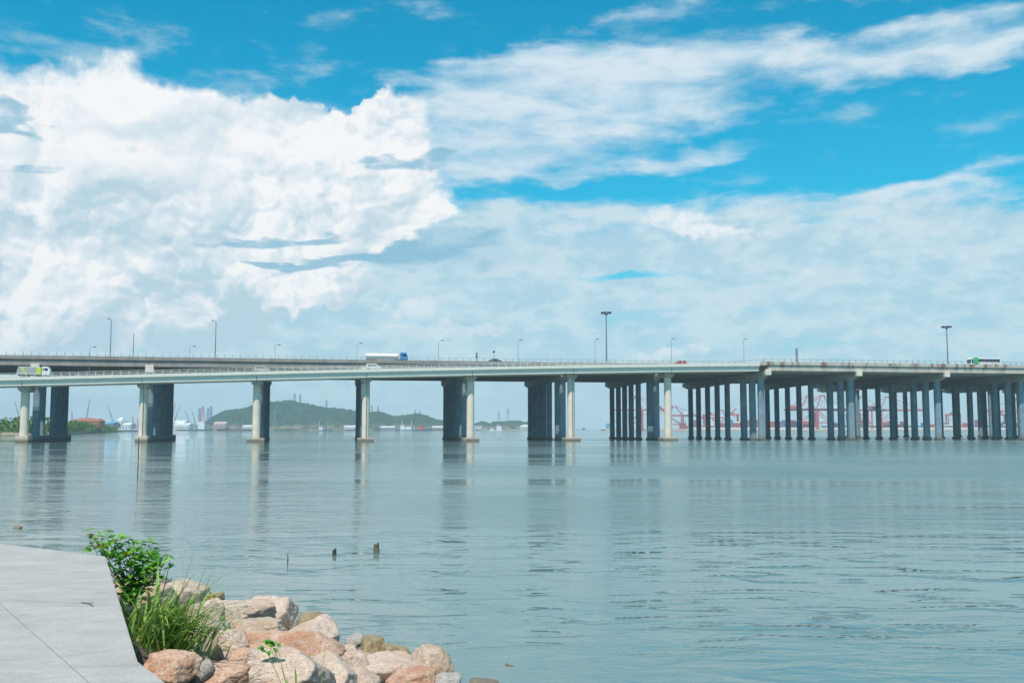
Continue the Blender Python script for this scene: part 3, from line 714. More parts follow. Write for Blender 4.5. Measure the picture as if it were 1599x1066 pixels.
# ------------------------------------------------------------------ the two bridges (s metres along, t metres across, away from the viewer)
Z0 = 310.0; PX_, PZ_ = 0.1107, 0.0213
SPAN = Z0 * math.hypot(PX_, PZ_); TH = math.atan2(PZ_, PX_)
ORG = Vector((-0.488 * Z0, Z0, 0))
U = Vector((math.cos(TH), math.sin(TH), 0)); V = Vector((-math.sin(TH), math.cos(TH), 0))
def BP(s, t, z=0.0): return ORG + U * s + V * t + Vector((0, 0, z))
def s_at(px, t):                 # distance along the bridge seen at picture column px
    a = (px - CX) / (F / math.cos(PITCH)) 
    # (ORG.x + U.x s + V.x t) = a (ORG.y + U.y s + V.y t)
    return (a * (ORG.y + V.y * t) - ORG.x - V.x * t) / (U.x - a * U.y)
SOF = np.polyfit([-3, -2, -1, 0, 1, 2, 3, 4, 5, 6, 7], [13.9, 15.1, 16.3, 17.46, 18.5, 19.7, 20.85, 22.1, 23.15, 24.0, 24.5], 3)
def ramp_soffit(s):
    i = s / SPAN
    return float(np.polyval(SOF, i)) if i > -1 else float(np.polyval(SOF, -1)) + (i + 1) * 1.0
S_END = 6.93 * SPAN; S0, S1 = -7.6 * SPAN, 14.4 * SPAN
ZM = 24.6                        # soffit of the main deck

def sweep(mb, prof_fn, ss):
    """skin closed cross-sections prof_fn(s) -> [(t,z)...] along s"""
    n = None; vs = []
    for s in ss:
        pr = prof_fn(s); n = len(pr); vs += [(s, t, z) for t, z in pr]
    fs = [(i * n + k, i * n + (k + 1) % n, (i + 1) * n + (k + 1) % n, (i + 1) * n + k) for i in range(len(ss) - 1) for k in range(n)]
    fs += [tuple(range(n)), tuple(range((len(ss) - 1) * n, len(ss) * n))]
    mb.add(vs, fs)
def frange(a, b, n): return [a + (b - a) * i / n for i in range(n + 1)]

def railing(root, name, t, zfn, spans, post_h, rails, mat, edge_fn, stuff_from=None, post_r=0.055, per=14):
    """a length of rails per span with its posts"""
    pm = None; extra = MB()
    for i in spans:
        s0, s1 = i * SPAN, (i + 1) * SPAN
        mb = MB()
        for rz_, rr in rails:
            mb.tube([(s, edge_fn(s), zfn(s) + rz_) for s in frange(s0, s1 - 0.06, 4)], rr, 6)
        rl = mb.build(name, mat, root)
        for k in range(per):
            s = s0 + (k + .5) * SPAN / per
            if stuff_from is not None and stuff_from(i):
                extra.box(s - post_r, s + post_r, edge_fn(s) - post_r, edge_fn(s) + post_r, zfn(s), zfn(s) + post_h); continue
            if pm is None:
                b = MB(); b.box(-post_r, post_r, -post_r, post_r, 0, post_h); pm = b.mesh('railing_post', mat)
            link('railing_post', pm, rl, (s, edge_fn(s), zfn(s)))
    if extra.v: extra.build('railing_post', mat, root)['kind'] = 'stuff'

# ---- ramp bridge
TR0, TR1 = -4.9, 7.4
ramp = thing('ramp_bridge', 'pale green grey ramp viaduct on round columns in front, climbing from the left', 'bridge', tuple(BP(0, 0)), TH)
ss = frange(S0, S_END, 60)
mb = MB(); sweep(mb, lambda s: [(TR0, ramp_soffit(s) + 1.75), (TR0, ramp_soffit(s) + 2.75), (TR0 + .35, ramp_soffit(s) + 2.75), (TR0 + .35, ramp_soffit(s) + 2.45), (TR1 - .35, ramp_soffit(s) + 2.45), (TR1 - .35, ramp_soffit(s) + 2.75), (TR1, ramp_soffit(s) + 2.75), (TR1, ramp_soffit(s) + 1.75), (TR1 - .5, ramp_soffit(s) + 1.5), (TR0 + .5, ramp_soffit(s) + 1.5)], ss)
mb.build('deck_slab', M_RAMP, ramp)
for (a, b) in ((TR0 + .55, TR0 + 4.6), (TR1 - 4.6, TR1 - .55)):
    mb = MB()
    for i in range(-8, 7):
        q0, q1 = max(S0, i * SPAN + .09), min(S_END, (i + 1) * SPAN - .09)
        sweep(mb, lambda s: [(a, ramp_soffit(s) + 1.495), (a + .12, ramp_soffit(s)), (b - .12, ramp_soffit(s)), (b, ramp_soffit(s) + 1.495)], frange(q0, q1, 6))
    mb.build('box_girder', M_RAMP, ramp)
mb = MB(); vs = []
for s in ss: vs += [(s, TR0 + .36, ramp_soffit(s) + 2.455), (s, TR1 - .36, ramp_soffit(s) + 2.455)]
mb.add(vs, [(2 * i, 2 * i + 1, 2 * i + 3, 2 * i + 2) for i in range(len(ss) - 1)]); mb.build('road_surface', M_ASPH, ramp)
order = [0, 1, 2, 3, 4, 5, 6, -1, -2, -3, -4, -5, -6, -7]
railing(ramp, 'railing', TR0, lambda s: ramp_soffit(s) + 2.75, order, 1.18, [(1.13, .06), (.75, .035), (.38, .035)], M_RAILW, lambda s: TR0 + .14, lambda i: i < 0, post_r=.085)
railing(ramp, 'far_side_railing', TR1, lambda s: ramp_soffit(s) + 2.75, range(-7, 7), 1.18, [(1.13, .06), (.6, .035)], M_RAILW, lambda s: TR1 - .14, lambda i: True, post_r=.06)
def round_column(h):
    mb = MB(); mb.lathe([(1.32, 0.9), (1.30, 1.2), (1.27, h - .4), (1.27, h)], 32); return mb
for i in range(-7, 7):
    s = i * SPAN; zs = ramp_soffit(s); cap_h = 1.75; wid = 1.75
    mb = MB()
    # hammerhead: plain face, chamfered underside, running back under the deck
    mb.prism([(-wid, zs - .95), (-wid + .75, zs - cap_h), (wid - .75, zs - cap_h), (wid, zs - .95), (wid, zs - .02), (-wid, zs - .02)], -2.3, 4.9, 'y', Matrix.Translation((s, 0, 0)))
    cap = mb.build('pier_head', M_CAP, ramp, bevel=0.04)
    o = round_column(zs - cap_h).build('column', M_COL, cap, smooth=R(40)); o.location = (s, 0, 0)
    if i not in (0, 1):
        mb = MB(); mb.box(-2.7, 2.7, -2.7, 2.7, -1.0, 1.25); o = mb.build('pile_cap', M_COL, cap, bevel=0.06); o.location = (s, 0, 0)
    else:
        mb = MB(); mb.box(-1.9, 1.9, -2.6, 2.3, -1.0, 2.1); o = mb.build('pile_cap', M_COL, cap, bevel=0.06); o.location = (s, 0, 0)
    if i in (1, 3, 5):
        mb = MB(); mb.tube([(s + .15, TR0 + .45, zs + 1.6), (s + .15, -2.45, zs - .5), (s + .15, -2.42, zs - cap_h), (s + .15, -1.42, zs - cap_h - .6), (s + .15, -1.44, 1.4)], .11, 8); mb.build('drain_pipe', M_STEEL, cap)

# ---- main bridge
def near_edge(s):
    i = s / SPAN
    if i < 4: return 9.0
    if i < 6.93: return 9.0 - (i - 4) / 2.93 * 1.2
    return -6.6
def far_edge(i):
    return {0: 57, 1: 67, 2: 72}.get(i, 76 if i > 2 else 58)
def far_edge_s(s):
    i = s / SPAN; a = math.floor(i); return far_edge(a) + (far_edge(a + 1) - far_edge(a)) * (i - a)
XF = 0.012                       # cross fall
main = thing('sea_viaduct', 'wide concrete main viaduct on rows of square columns, rust stained at the right', 'bridge', tuple(BP(0, 0)), TH)
def deck_prof(s):
    a, b = near_edge(s), far_edge_s(s); z = lambda t: ZM - XF * max(t, 0)
    return [(a, z(a) + 2.1), (a, z(a) + 3.2), (a + .4, z(a) + 3.2), (a + .4, z(a) + 2.75), (b - .4, z(b) + 2.75), (b - .4, z(b) + 3.2), (b, z(b) + 3.2), (b, z(b) + 2.1), (b - 1, z(b) + 1.9), (a + .3, z(a) + 1.9)]
for nm, a, b, mt in (('deck_slab', S0, 6.93 * SPAN - .01, M_MAINL), ('deck_slab', 6.93 * SPAN + .03, S1, M_MAIN)):
    mb = MB(); sweep(mb, deck_prof, frange(a, b, 40)); mb.build(nm, mt, main)
    mb = MB(); vs = []; q = frange(a, b, 40)
    for s in q: e, f = near_edge(s) + .41, far_edge_s(s) - .41; vs += [(s, e, ZM - XF * max(e, 0) + 2.756), (s, f, ZM - XF * f + 2.756)]
    mb.add(vs, [(2 * i, 2 * i + 1, 2 * i + 3, 2 * i + 2) for i in range(len(q) - 1)]); mb.build('road_surface', M_ASPH, main)
# longitudinal girders, cut at every pier so the joints show on the face
def girder(t, i0, i1, mat, wid=.9):
    mb = MB()
    for i in range(i0, i1):
        a, b = max(i, -7.6) * SPAN + .06, min(i + 1, 14.4) * SPAN - .06
        if i == 6 and t > 7: b = 7 * SPAN - .06
        zz = ZM - XF * max(t, 0)
        if wid < .8: mb.prism([(t - .35, zz + 1.88), (t - .35, zz + .05), (t - .3, zz), (t + .35, zz), (t + .35, zz + 1.88)], a, b, 'x'); continue
        mb.prism([(t - wid / 2, zz + 1.88), (t - .22, zz + 1.5), (t - .22, zz + .5), (t - wid / 3, zz + .3), (t - wid / 3, zz), (t + wid / 3, zz), (t + wid / 3, zz + .3), (t + .22, zz + .5), (t + .22, zz + 1.5), (t + wid / 2, zz + 1.88)], a, b, 'x')
    mb.build('girder', mat, main)
girder(-5.8, 7, 15, M_MAIN, .7)
for k in range(5): girder(-2.7 + 2.6 * k, 7, 15, M_MAIN)
for k in range(19): girder((9.8 if k == 0 else 10.3 + 2.6 * k), -8, 15, M_MAINL, .7 if k == 0 else .9)
for k in range(6): girder(59.7 + 2.6 * k, 2, 15, M_MAINL)
railing(main, 'railing', 0, lambda s: ZM + 3.2 - XF * max(near_edge(s), 0), [0, 1, 2, 3, 4, 5, 6, 7, 8, 9, 10, 11, 12, 13, -1, -2, -3, -4, -5, -6, -7], 1.12, [(1.08, .05), (.6, .035)], M_RAILG, lambda s: near_edge(s) + .2, lambda i: i < 0 or i > 6, post_r=.07)
railing(main, 'far_side_railing', 0, lambda s: ZM + 3.2 - XF * far_edge_s(s), range(-7, 14), 1.1, [(1.05, .05), (.6, .035)], M_RAILG, lambda s: far_edge_s(s) - .2, lambda i: True, post_r=.06)
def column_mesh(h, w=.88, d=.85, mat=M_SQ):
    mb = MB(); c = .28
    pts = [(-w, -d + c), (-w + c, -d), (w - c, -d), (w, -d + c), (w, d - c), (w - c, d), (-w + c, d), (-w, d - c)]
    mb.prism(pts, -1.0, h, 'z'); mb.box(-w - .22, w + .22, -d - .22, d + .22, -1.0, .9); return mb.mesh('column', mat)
COLS_L = {0: [13, 19, 33.5, 39, 44.5, 50], 1: [13, 20, 31, 41, 50, 59], 2: [13, 20, 32, 42, 50, 59, 66]}
protos = {}
for i in range(-7, 15):
    s = i * SPAN
    if i >= 7: ts = [0, 7.2, 15, 30, 40, 50, 60, 69]
    else: ts = COLS_L.get(i, [12.5, 19.5, 33, 42, 50.5, 59, 68] if i > 2 else [13, 20, 29, 37, 45, 53])
    t0 = -6.0 if i >= 7 else 9.6
    t1 = ts[-1] + 6.5
    mb = MB()
    z = lambda t: ZM - XF * max(t, 0)
    cd = 2.7
    pts = [(t0, z(t0) - .02), (t0, z(t0) - 1.5), (t0 + 1.0, z(t0) - 1.5), (ts[0] - 1.0, z(t0) - cd), (t1 - 6, z(t1) - cd), (t1 - .6, z(t1) - 1.7), (t1, z(t1) - 1.6), (t1, z(t1) - .02)]
    mb.prism(pts, s - 1.15, s + 1.15, 'x')
    cap = mb.build('cap_beam', M_CAP, main, bevel=0.05)
    for t in ts:
        h = round(z(t) - cd + .15, 1); big = t < 25; k = (h, big)
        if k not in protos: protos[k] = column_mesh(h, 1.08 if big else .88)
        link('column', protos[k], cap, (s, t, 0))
    if i in (0, 1):
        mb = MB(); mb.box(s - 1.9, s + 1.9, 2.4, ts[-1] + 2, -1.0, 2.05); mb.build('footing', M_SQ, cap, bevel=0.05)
    if i >= 7: 
        mb = MB(); mb.box(s - 1.0, s + 1.0, -6.75, -5.85, ZM - 1.5, ZM + .55); mb.build('bearing_block', M_COL, cap)
    else:
        mb = MB(); mb.box(s - 1.3, s + 1.3, 8.85, 9.55, ZM - 1.9, ZM + .5); mb.build('bearing_block', M_COL, cap)
# end block where the ramp joins
mb = MB(); mb.box(6.93 * SPAN + .05, 6.93 * SPAN + 1.2, -6.75, -6.55, ZM + 1.9, ZM + 3.6); mb.build('joint_cover', M_MAIN, main)

# ---- second viaduct beyond, parting to the right
far_b = thing('far_slip_viaduct', 'third concrete viaduct seen behind the main one at the right, on its own columns', 'bridge', tuple(BP(0, 0)), TH)
def fb(s):
    i = s / SPAN; k = min(1.0, max(0.0, (i - 8.6) / 1.0)); k = k * k * (3 - 2 * k); return 77 + 15 * k, 79 + 51 * k
mb = MB(); sweep(mb, lambda s: [(fb(s)[0], 25.9), (fb(s)[0], 26.9), (fb(s)[1], 26.9), (fb(s)[1], 25.9), (fb(s)[1] - 1.2, 24.2), (fb(s)[0] + 1.2, 24.2)], frange(8.62 * SPAN, S1, 30)); mb.build('deck', M_MAINL, far_b)
for i in range(9, 14):
    s = (i + .64) * SPAN; mb = MB(); mb.prism([(89, 24.15), (89, 23), (92, 22.2), (126, 22.2), (131, 23), (131, 24.15)], s - 1.1, s + 1.1, 'x'); cap = mb.build('cap_beam', M_CAP, far_b)
    for t in (95, 103, 111, 120):
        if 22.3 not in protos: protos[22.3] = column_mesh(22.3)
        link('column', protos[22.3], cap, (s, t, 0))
mb = MB()
for zz in (27.5, 28.0): mb.tube([(s, fb(s)[1] - .2, zz) for s in frange(8.65 * SPAN, S1, 30)], .05, 6)
mb.build('railing', M_RAILG, far_b)

# ------------------------------------------------------------------ lamps, masts and signs on the decks
def lamp_post(name, px, ytop, t, zbase, label, arm=1, r=.11, group=None, mat=M_STEEL, sgn=1):
    s = s_at(px, t); p = BP(s, t, zbase(s) if callable(zbase) else zbase)
    top = at_y(px, ytop, p.y); h = top.z - p.z
    o = thing(name, label, 'street lamp', tuple(p), TH, group)
    mb = MB(); mb.tube([(0, 0, 0), (0, 0, h * .5), (0, 0, h * .96)], [r * 1.35, r, r * .75], 8); mb.tube([(0, 0, 0), (0, 0, .3)], r * 2.2, 8); mb.build('pole', mat, o)
    if arm:
        mb = MB(); mb.tube([(0, 0, h * .95), (.15 * sgn, 0, h * .985), (1.0 * sgn, .9, h)], r * .6, 6)
        if arm == 2: mb.tube([(0, 0, h * .95), (-.15 * sgn, 0, h * .985), (-1.0 * sgn, -.9, h)], r * .6, 6)
        mb.build('arm', mat, o)
        for q in ([1, -1] if arm == 2 else [1]):
            mb = MB(); mb.prism([(-.5, -.03), (-.35, -.14), (.4, -.14), (.5, 0), (.3, .1), (-.3, .1)], -.2, .2, 'y', Matrix.Translation((sgn * q * 1.2, q * 1.0, h))); mb.build('lamp_head', M_DARKST, o)
    return o
rz = lambda s: ramp_soffit(s) + 2.5
places = ['first from the left beside the refuse truck', 'second from the left', 'third from the left', 'fourth from the left, nearest the tanker lorry',
          'fifth from the left', 'sixth from the left', 'seventh from the left, beside the floodlight mast', 'eighth from the left beside the red car', 'rightmost of its row']
for (px, yt), pl in zip([(136, 541), (293, 540), (427, 538), (556, 535), (684, 531), (809, 530), (930, 529), (1050, 528), (1164, 529)], places):
    lamp_post('street_lamp', px, yt, TR0 + .7, rz, 'slim single arm lamp on the front ramp, ' + pl, 1, .075, 'slim lamps along the front ramp')
lamp_post('tall_street_lamp', 168, 497, 34, 27.1, 'tall grey lamp on the rear deck right of the lime and grey truck', 1, .16, 'tall lamps on the rear deck', sgn=-1)
lamp_post('tall_street_lamp', 333, 500, 34, 27.1, 'tall grey lamp on the rear deck above the left end of the hill', 1, .16, 'tall lamps on the rear deck', sgn=-1)
lamp_post('bare_pole', 204, 518, 34, 27.1, 'plain grey pole without a lamp on the rear deck between the two tall lamps', 0, .14)['category'] = 'pole'
def flood_mast(px, ytop, t, label):
    s = s_at(px, t); p = BP(s, t, 26.6); h = at_y(px, ytop, p.y).z - p.z
    o = thing('floodlight_mast', label, 'light mast', tuple(p), 0, 'high floodlight masts')
    mb = MB(); mb.tube([(0, 0, 0), (0, 0, h * .5), (0, 0, h - .4)], [.38, .28, .2], 12); mb.build('pole', M_STEEL, o)
    mb = MB(); mb.tube([(0, 0, h - 1.3), (0, 0, h - .9)], [.6, .6], 12)
    n = 14
    mb.tube([(1.9 * math.cos(k * 2 * math.pi / n), 1.9 * math.sin(k * 2 * math.pi / n), h - .55) for k in range(n + 1)], .09, 6)
    for k in range(4): mb.tube([(0, 0, h - .6), (1.9 * math.cos(k * math.pi / 2), 1.9 * math.sin(k * math.pi / 2), h - .55)], .07, 5)
    mb.build('ring_frame', M_DARKST, o)
    lm = MB(); lm.box(-.42, .42, -.2, .2, -.30, .26); me = lm.mesh('floodlight', M_DARKST)
    for k in range(10):
        a = k * 2 * math.pi / 10; q = link('floodlight', me, o, (2.05 * math.cos(a), 2.05 * math.sin(a), h - .35), (R(22), 0, a + math.pi / 2))
flood_mast(948, 487, 64, 'tall floodlight mast with a ring of lamps rising near the middle of the bridge')
flood_mast(1484, 509, 64, 'tall floodlight mast with a ring of lamps just left of the green bus')
def sign_post(px, ytop, t, label, kind):
    s = s_at(px, t); p = BP(s, t, 26.9); h = at_y(px, ytop, p.y).z - p.z
    o = thing({'camera': 'camera_pole', 'sign': 'road_sign', 'lattice': 'lattice_post'}[kind], label, {'camera': 'pole', 'sign': 'sign', 'lattice': 'mast'}[kind], tuple(p), TH)
    mb = MB()
    if kind == 'lattice':
        for a in (-.35, .35):
            for b in (-.35, .35): mb.tube([(a, b, 0), (a * .8, b * .8, h)], .07, 5)
        for k in range(7):
            z0, z1 = h * k / 7, h * (k + 1) / 7
            mb.tube([(-.35, -.35, z0), (.35, -.35, z1)], .05, 5); mb.tube([(.35, .35, z0), (-.35, .35, z1)], .05, 5); mb.box(-.36, .36, -.36, .36, z1 - .12, z1)
        mb.build('frame', M_DARKST, o)
    else:
        mb.tube([(0, 0, 0), (0, 0, h)], .09, 8); mb.build('pole', M_STEEL, o)
        mb = MB()
        if kind == 'camera': mb.box(-.35, .35, -.25, .25, h - .5, h); mb.box(-.3, .3, -.2, .2, h * .55, h * .55 + .8)
        else: mb.prism([(-.55, 0), (0, .95), (.55, 0)], -.05, .05, 'y', Matrix.Translation((0, -.12, h - 1.0)))
        mb.build('box' if kind == 'camera' else 'panel', M_DARKST, o)
sign_post(744, 551, 11, 'short pole with two small dark boxes right of the tanker lorry', 'camera')
sign_post(771, 546, 11, 'thin pole with a small triangular sign above the dark car', 'sign')
sign_post(1247, 544, 40, 'short dark lattice post standing on the deck right of the ramp joint', 'lattice')

# ------------------------------------------------------------------ vehicles (x forward = along the bridge to the right)
def wheels(o, xs, y0, y1, r, w=.3):
    for x in xs:
        for (a, b) in ((y0, y0 + w), (y1 - w, y1)):
            mb = MB(); mb.wheel(x, a, b, r, r); wl = mb.build('wheel', M_RUB, o)
            mb = MB(); e = a if a == y0 else b; k = -.015 if a == y0 else .015
            mb.wheel(x, min(e, e + k), max(e, e + k), r, r * .55, 14); mb.build('rim', M_GREYP, wl)
def windows(o, name, rects, yn, yf, mat=M_GLASS, parent=None):
    for (x0, x1, z0, z1) in rects:
        for (a, b) in ((yn - .02, yn + .03), (yf - .03, yf + .02)):
            mb = MB(); mb.box(x0, x1, a, b, z0, z1); mb.build(name, mat, parent or o)
def car(px, t, z, label, paint, L=4.5, kind='sedan', W=1.8, flip=False):
    s = s_at(px, t); p = BP(s, t, z(s) if callable(z) else z)
    o = thing('car', label, 'car', tuple(p), TH + (math.pi if flip else 0))
    h = L / 2
    if kind == 'sedan': prof = [(-h, .35), (-h, .85), (-h + .15, 1.0), (-h + .75, 1.05), (-h + 1.35, 1.45), (.35, 1.47), (1.1, 1.02), (h - .25, .88), (h, .68), (h, .32)]; win = [(-h + 1.4, -.25, 1.03, 1.36), (-.15, .62, 1.03, 1.36)]
    elif kind == 'van': prof = [(-h, .4), (-h, 1.0), (-h + .2, 1.95), (-h + .5, 2.05), (h - 1.6, 2.05), (h - .75, 1.25), (h - .1, 1.0), (h, .7), (h, .4)]; win = [(-h + .5, -h + 1.5, 1.25, 1.75), (-h + 1.65, -h + 2.7, 1.25, 1.75), (-h + 2.85, h - 1.5, 1.25, 1.75)]
    else: prof = [(-h, .4), (-h, 1.1), (-h + .35, 1.72), (.5, 1.75), (1.15, 1.15), (h - .2, 1.0), (h, .75), (h, .38)]; win = [(-h + .6, -.5, 1.15, 1.58), (-.4, .6, 1.15, 1.58)]
    mb = MB(); mb.prism(prof, -W / 2, W / 2, 'y'); mb.build('body', paint, o, bevel=.07)
    windows(o, 'window', win, -W / 2, W / 2)
    wheels(o, (-h + .85, h - .85), -W / 2 - .01, W / 2 + .01, .33, .2)
    mb = MB(); mb.box(h - .06, h + .02, -W / 2 + .1, -W / 2 + .45, .68, .82); mb.build('headlight', M_WHITE, o)
    mb = MB(); mb.box(h - .06, h + .02, W / 2 - .45, W / 2 - .1, .68, .82); mb.build('headlight', M_WHITE, o)
    return o
MZ = ZM + 2.77
# garbage truck on the ramp
s = s_at(50, -2.2); o = thing('garbage_truck', 'grey and lime refuse truck with white cab at the left end of the ramp', 'truck', tuple(BP(s, -2.2, rz(s))), TH)
mb = MB(); mb.prism([(-4.9, .9), (-4.75, 2.2), (-4.4, 3.25), (1.9, 3.25), (1.9, .9)], -1.25, 1.25, 'y'); mb.build('body', M_GREYP, o, bevel=.05)
mb = MB(); mb.prism([(-4.42, 3.26), (-4.42, 3.38), (1.92, 3.38), (1.92, 3.26)], -1.2, 1.2, 'y'); mb.build('roof_trim', M_WHITE, o)
mb = MB(); mb.prism([(-3.6, 3.2), (-3.0, 3.2), (-2.0, .95), (-2.5, .95)], -1.28, 1.28, 'y'); mb.build('lime_stripe', M_LIME, o)
mb = MB(); mb.prism([(.95, 3.27), (2.15, 3.1), (2.15, 1.0), (.95, 1.0)], -1.29, 1.29, 'y'); mb.build('lime_panel', M_LIME, o)
mb = MB(); mb.prism([(2.45, .7), (2.45, 3.35), (2.8, 3.5), (4.2, 3.4), (4.75, 2.2), (4.85, .7)], -1.2, 1.2, 'y'); cab = mb.build('cab', M_WHITE, o, bevel=.08)
windows(o, 'window', [(3.2, 4.15, 2.1, 2.95), (2.65, 3.0, 2.2, 2.9)], -1.2, 1.2, parent=cab)
mb = MB(); mb.box(-4.6, 4.6, -.5, .5, .6, .9); mb.build('chassis', M_DARKST, o); wheels(o, (-3.2, -2.0, 3.6), -1.22, 1.22, .5)
# tanker lorry
s = s_at(602, 13); o = thing('tanker_lorry', 'long white tanker lorry with bright blue cab on the rear deck', 'lorry', tuple(BP(s, 13, MZ)), TH); o.scale = (1, 1, .86)
mb = MB(); n = 20
prof = [(1.18 * math.cos(a) if True else 0, 1.05 * math.sin(a)) for a in [k * 2 * math.pi / n for k in range(n)]]
mb.add([(x, y * f, 2.25 + z * f) for x, f in ((-7.2, .55), (-6.9, 1.0), (4.0, 1.0), (4.3, .55)) for y, z in prof], [(i * n + k, i * n + (k + 1) % n, (i + 1) * n + (k + 1) % n, (i + 1) * n + k) for i in range(3) for k in range(n)] + [tuple(range(n)), tuple(range(3 * n, 4 * n))])
mb.build('tank', M_WHITE, o, smooth=R(40))
mb = MB(); mb.box(-7.0, 4.2, -1.1, 1.1, .95, 1.25); mb.build('trailer_frame', M_GREYP, o)
mb = MB(); mb.box(-6.6, 3.6, -.5, .5, 3.26, 3.4); mb.build('walkway', M_WHITE, o)
mb = MB(); mb.prism([(4.75, .7), (4.75, 3.5), (5.2, 3.7), (6.9, 3.6), (7.3, 2.2), (7.35, .7)], -1.22, 1.22, 'y'); cab = mb.build('cab', M_BLUE, o, bevel=.08)
windows(o, 'window', [(5.6, 6.8, 2.1, 2.9)], -1.22, 1.22, parent=cab)
wheels(o, (-6.1, -4.9, -3.7, 3.2, 4.4, 6.3), -1.22, 1.22, .5)
# bus
s = s_at(1534, 1.0); o = thing('bus', 'white and green single deck bus at the right end of the deck', 'bus', tuple(BP(s, -1.5, MZ)), TH + math.pi)
mb = MB(); mb.prism([(-6.2, .45), (-6.25, 2.6), (-5.9, 3.15), (5.8, 3.15), (6.2, 2.7), (6.3, .5)], -1.25, 1.25, 'y'); mb.build('body', M_WHITE, o, bevel=.08)
mb = MB(); mb.prism([(3.1, .5), (3.3, 3.17), (4.9, 3.17), (5.2, .5)], -1.27, 1.27, 'y'); mb.build('green_band', M_GREEN, o)
mb = MB(); mb.prism([(3.3, 3.18), (3.3, 3.3), (5.3, 3.3), (5.5, 3.18)], -1.1, 1.1, 'y'); mb.build('roof_unit', M_GREEN, o)
windows(o, 'window', [(-5.7 + 1.5 * k, -4.3 + 1.5 * k, 1.7, 2.75) for k in range(6)] + [(5.2, 6.0, 1.2, 2.75)], -1.285, 1.285)
mb = MB(); mb.box(6.2, 6.33, -1.1, 1.1, 1.3, 2.6); mb.build('windscreen', M_GLASS, o)
wheels(o, (-4.0, 4.0), -1.27, 1.27, .5)
car(582, -2.3, rz, 'white van on the ramp just below the tanker lorry', M_WHITE, 5.0, 'van')
car(407, -2.3, rz, 'beige car on the ramp left of the third lamp', M_TAN, 4.6, 'van')
car(565, 30, MZ, 'white car on the rear deck directly behind the tanker lorry', M_WHITE, 4.6, 'suv')
car(1063, 2, rz, 'red car on the ramp beside its lamp near the rusty part', M_RED, 4.6, 'suv', flip=True)
car(773, 11.5, MZ - .1, 'dark car on the rear deck under the triangular sign', M_DKCAR, 4.6, 'sedan')

# ------------------------------------------------------------------ far shores
def forest_mat(name, c1, c2, brown=None, sc_=0.05):
    m, N, b = new_mat(name); geo = N.n('ShaderNodeNewGeometry').outputs['Position']
    f = N.noise(geo, sc_, 6.0, 0.7, dims='3D')['Fac']; g = N.noise(geo, sc_ * 6, 4.0, 0.7, dims='3D')['Fac']
    c = N.mix(N.mr(N.add(N.mul(f, .5), N.mul(g, .5)), 0.38, 0.62), c1, c2)
    if brown:
        x, y, z = N.xyz(geo); k = N.mul(N.mr(z, 4.0, 20.0, 1.0, 0.0), N.mr(f, 0.42, 0.6))
        c = N.mix(N.mul(k, .85), c, brown)
    N.put(b.inputs['Base Color'], c); b.inputs['Roughness'].default_value = 0.9; b.inputs['Specular IOR Level'].default_value = 0.1
    return m
M_HILL = forest_mat('hill_forest', (0.008, 0.035, 0.018), (0.035, 0.085, 0.035), (0.26, 0.19, 0.15), 0.05)
M_MANG = forest_mat('mangrove_leaves', (0.045, 0.12, 0.015), (0.14, 0.25, 0.045), None, 0.12)
M_BANK = forest_mat('shore_bank', (0.26, 0.21, 0.15), (0.36, 0.30, 0.22), None, 0.2)
M_BRICK = plain('orange_brick', (0.42, 0.15, 0.08), 0.8)
M_ROOFR = plain('red_roof', (0.34, 0.10, 0.06), 0.7)
M_SHED = plain('white_shed_cladding', (0.74, 0.75, 0.76), 0.5)
M_PINKW = plain('pinkish_shed_wall', (0.50, 0.36, 0.33), 0.7)
M_TEALR = plain('blue_roof', (0.05, 0.30, 0.48), 0.5)
M_CRR = plain('red_crane_paint', (0.50, 0.09, 0.09), 0.5)
M_CRG = plain('grey_crane_steel', (0.16, 0.19, 0.22), 0.5)
M_HULLB = plain('blue_hull', (0.03, 0.14, 0.26), 0.5)
M_HULLR = plain('maroon_hull', (0.30, 0.05, 0.06), 0.5)
M_CONTR = plain('red_container', (0.36, 0.06, 0.055), 0.6)
M_CONTM = plain('maroon_container', (0.26, 0.05, 0.05), 0.6)
M_CONTB = plain('blue_container', (0.03, 0.16, 0.40), 0.6)
M_CONTW = plain('white_container', (0.68, 0.68, 0.66), 0.6)
M_CONTO = plain('orange_container', (0.55, 0.20, 0.08), 0.6)
def wx(px, Y): return at_y(px, 668, Y).x
def hz_(py, Y): return at_y(CX, py, Y).z
def ridge_hill(name, prof, Y, depth, nx, ny, mat, amp=3.0):
    """terrain whose skyline follows prof [(px,py)]"""
    xs = np.linspace(wx(prof[0][0], Y), wx(prof[-1][0], Y), nx)
    px = [wx(p, Y) for p, _ in prof]; pz = [max(0, hz_(q, Y)) for _, q in prof]
    H = np.interp(xs, px, pz); vs = []
    for j in range(ny):
        v = j / (ny - 1) * 2 - 1; sh = max(0.0, 1 - abs(v) ** 1.7)
        for i in range(nx):
            x = float(xs[i]); y = Y + v * depth
            n = mnoise.fractal(Vector((x * .012, y * .012, 3.0)), 1.0, 2.0, 4); c = abs(mnoise.noise(Vector((x * .13, y * .13, 0)))) + .6 * abs(mnoise.noise(Vector((x * .31, y * .31, 4))))
            z = float(H[i]) * sh * (1 + .18 * n * (1 - sh)) + (amp * c - amp * .5) * min(1, sh * 4) * min(1.0, float(H[i]) / 8)
            vs.append((x, y, max(z, -2)))
    mb = MB(); mb.add(vs, [(j * nx + i, j * nx + i + 1, (j + 1) * nx + i + 1, (j + 1) * nx + i) for j in range(ny - 1) for i in range(nx - 1)])
    return struct(mb.build(name, mat))
YH = 2500.0
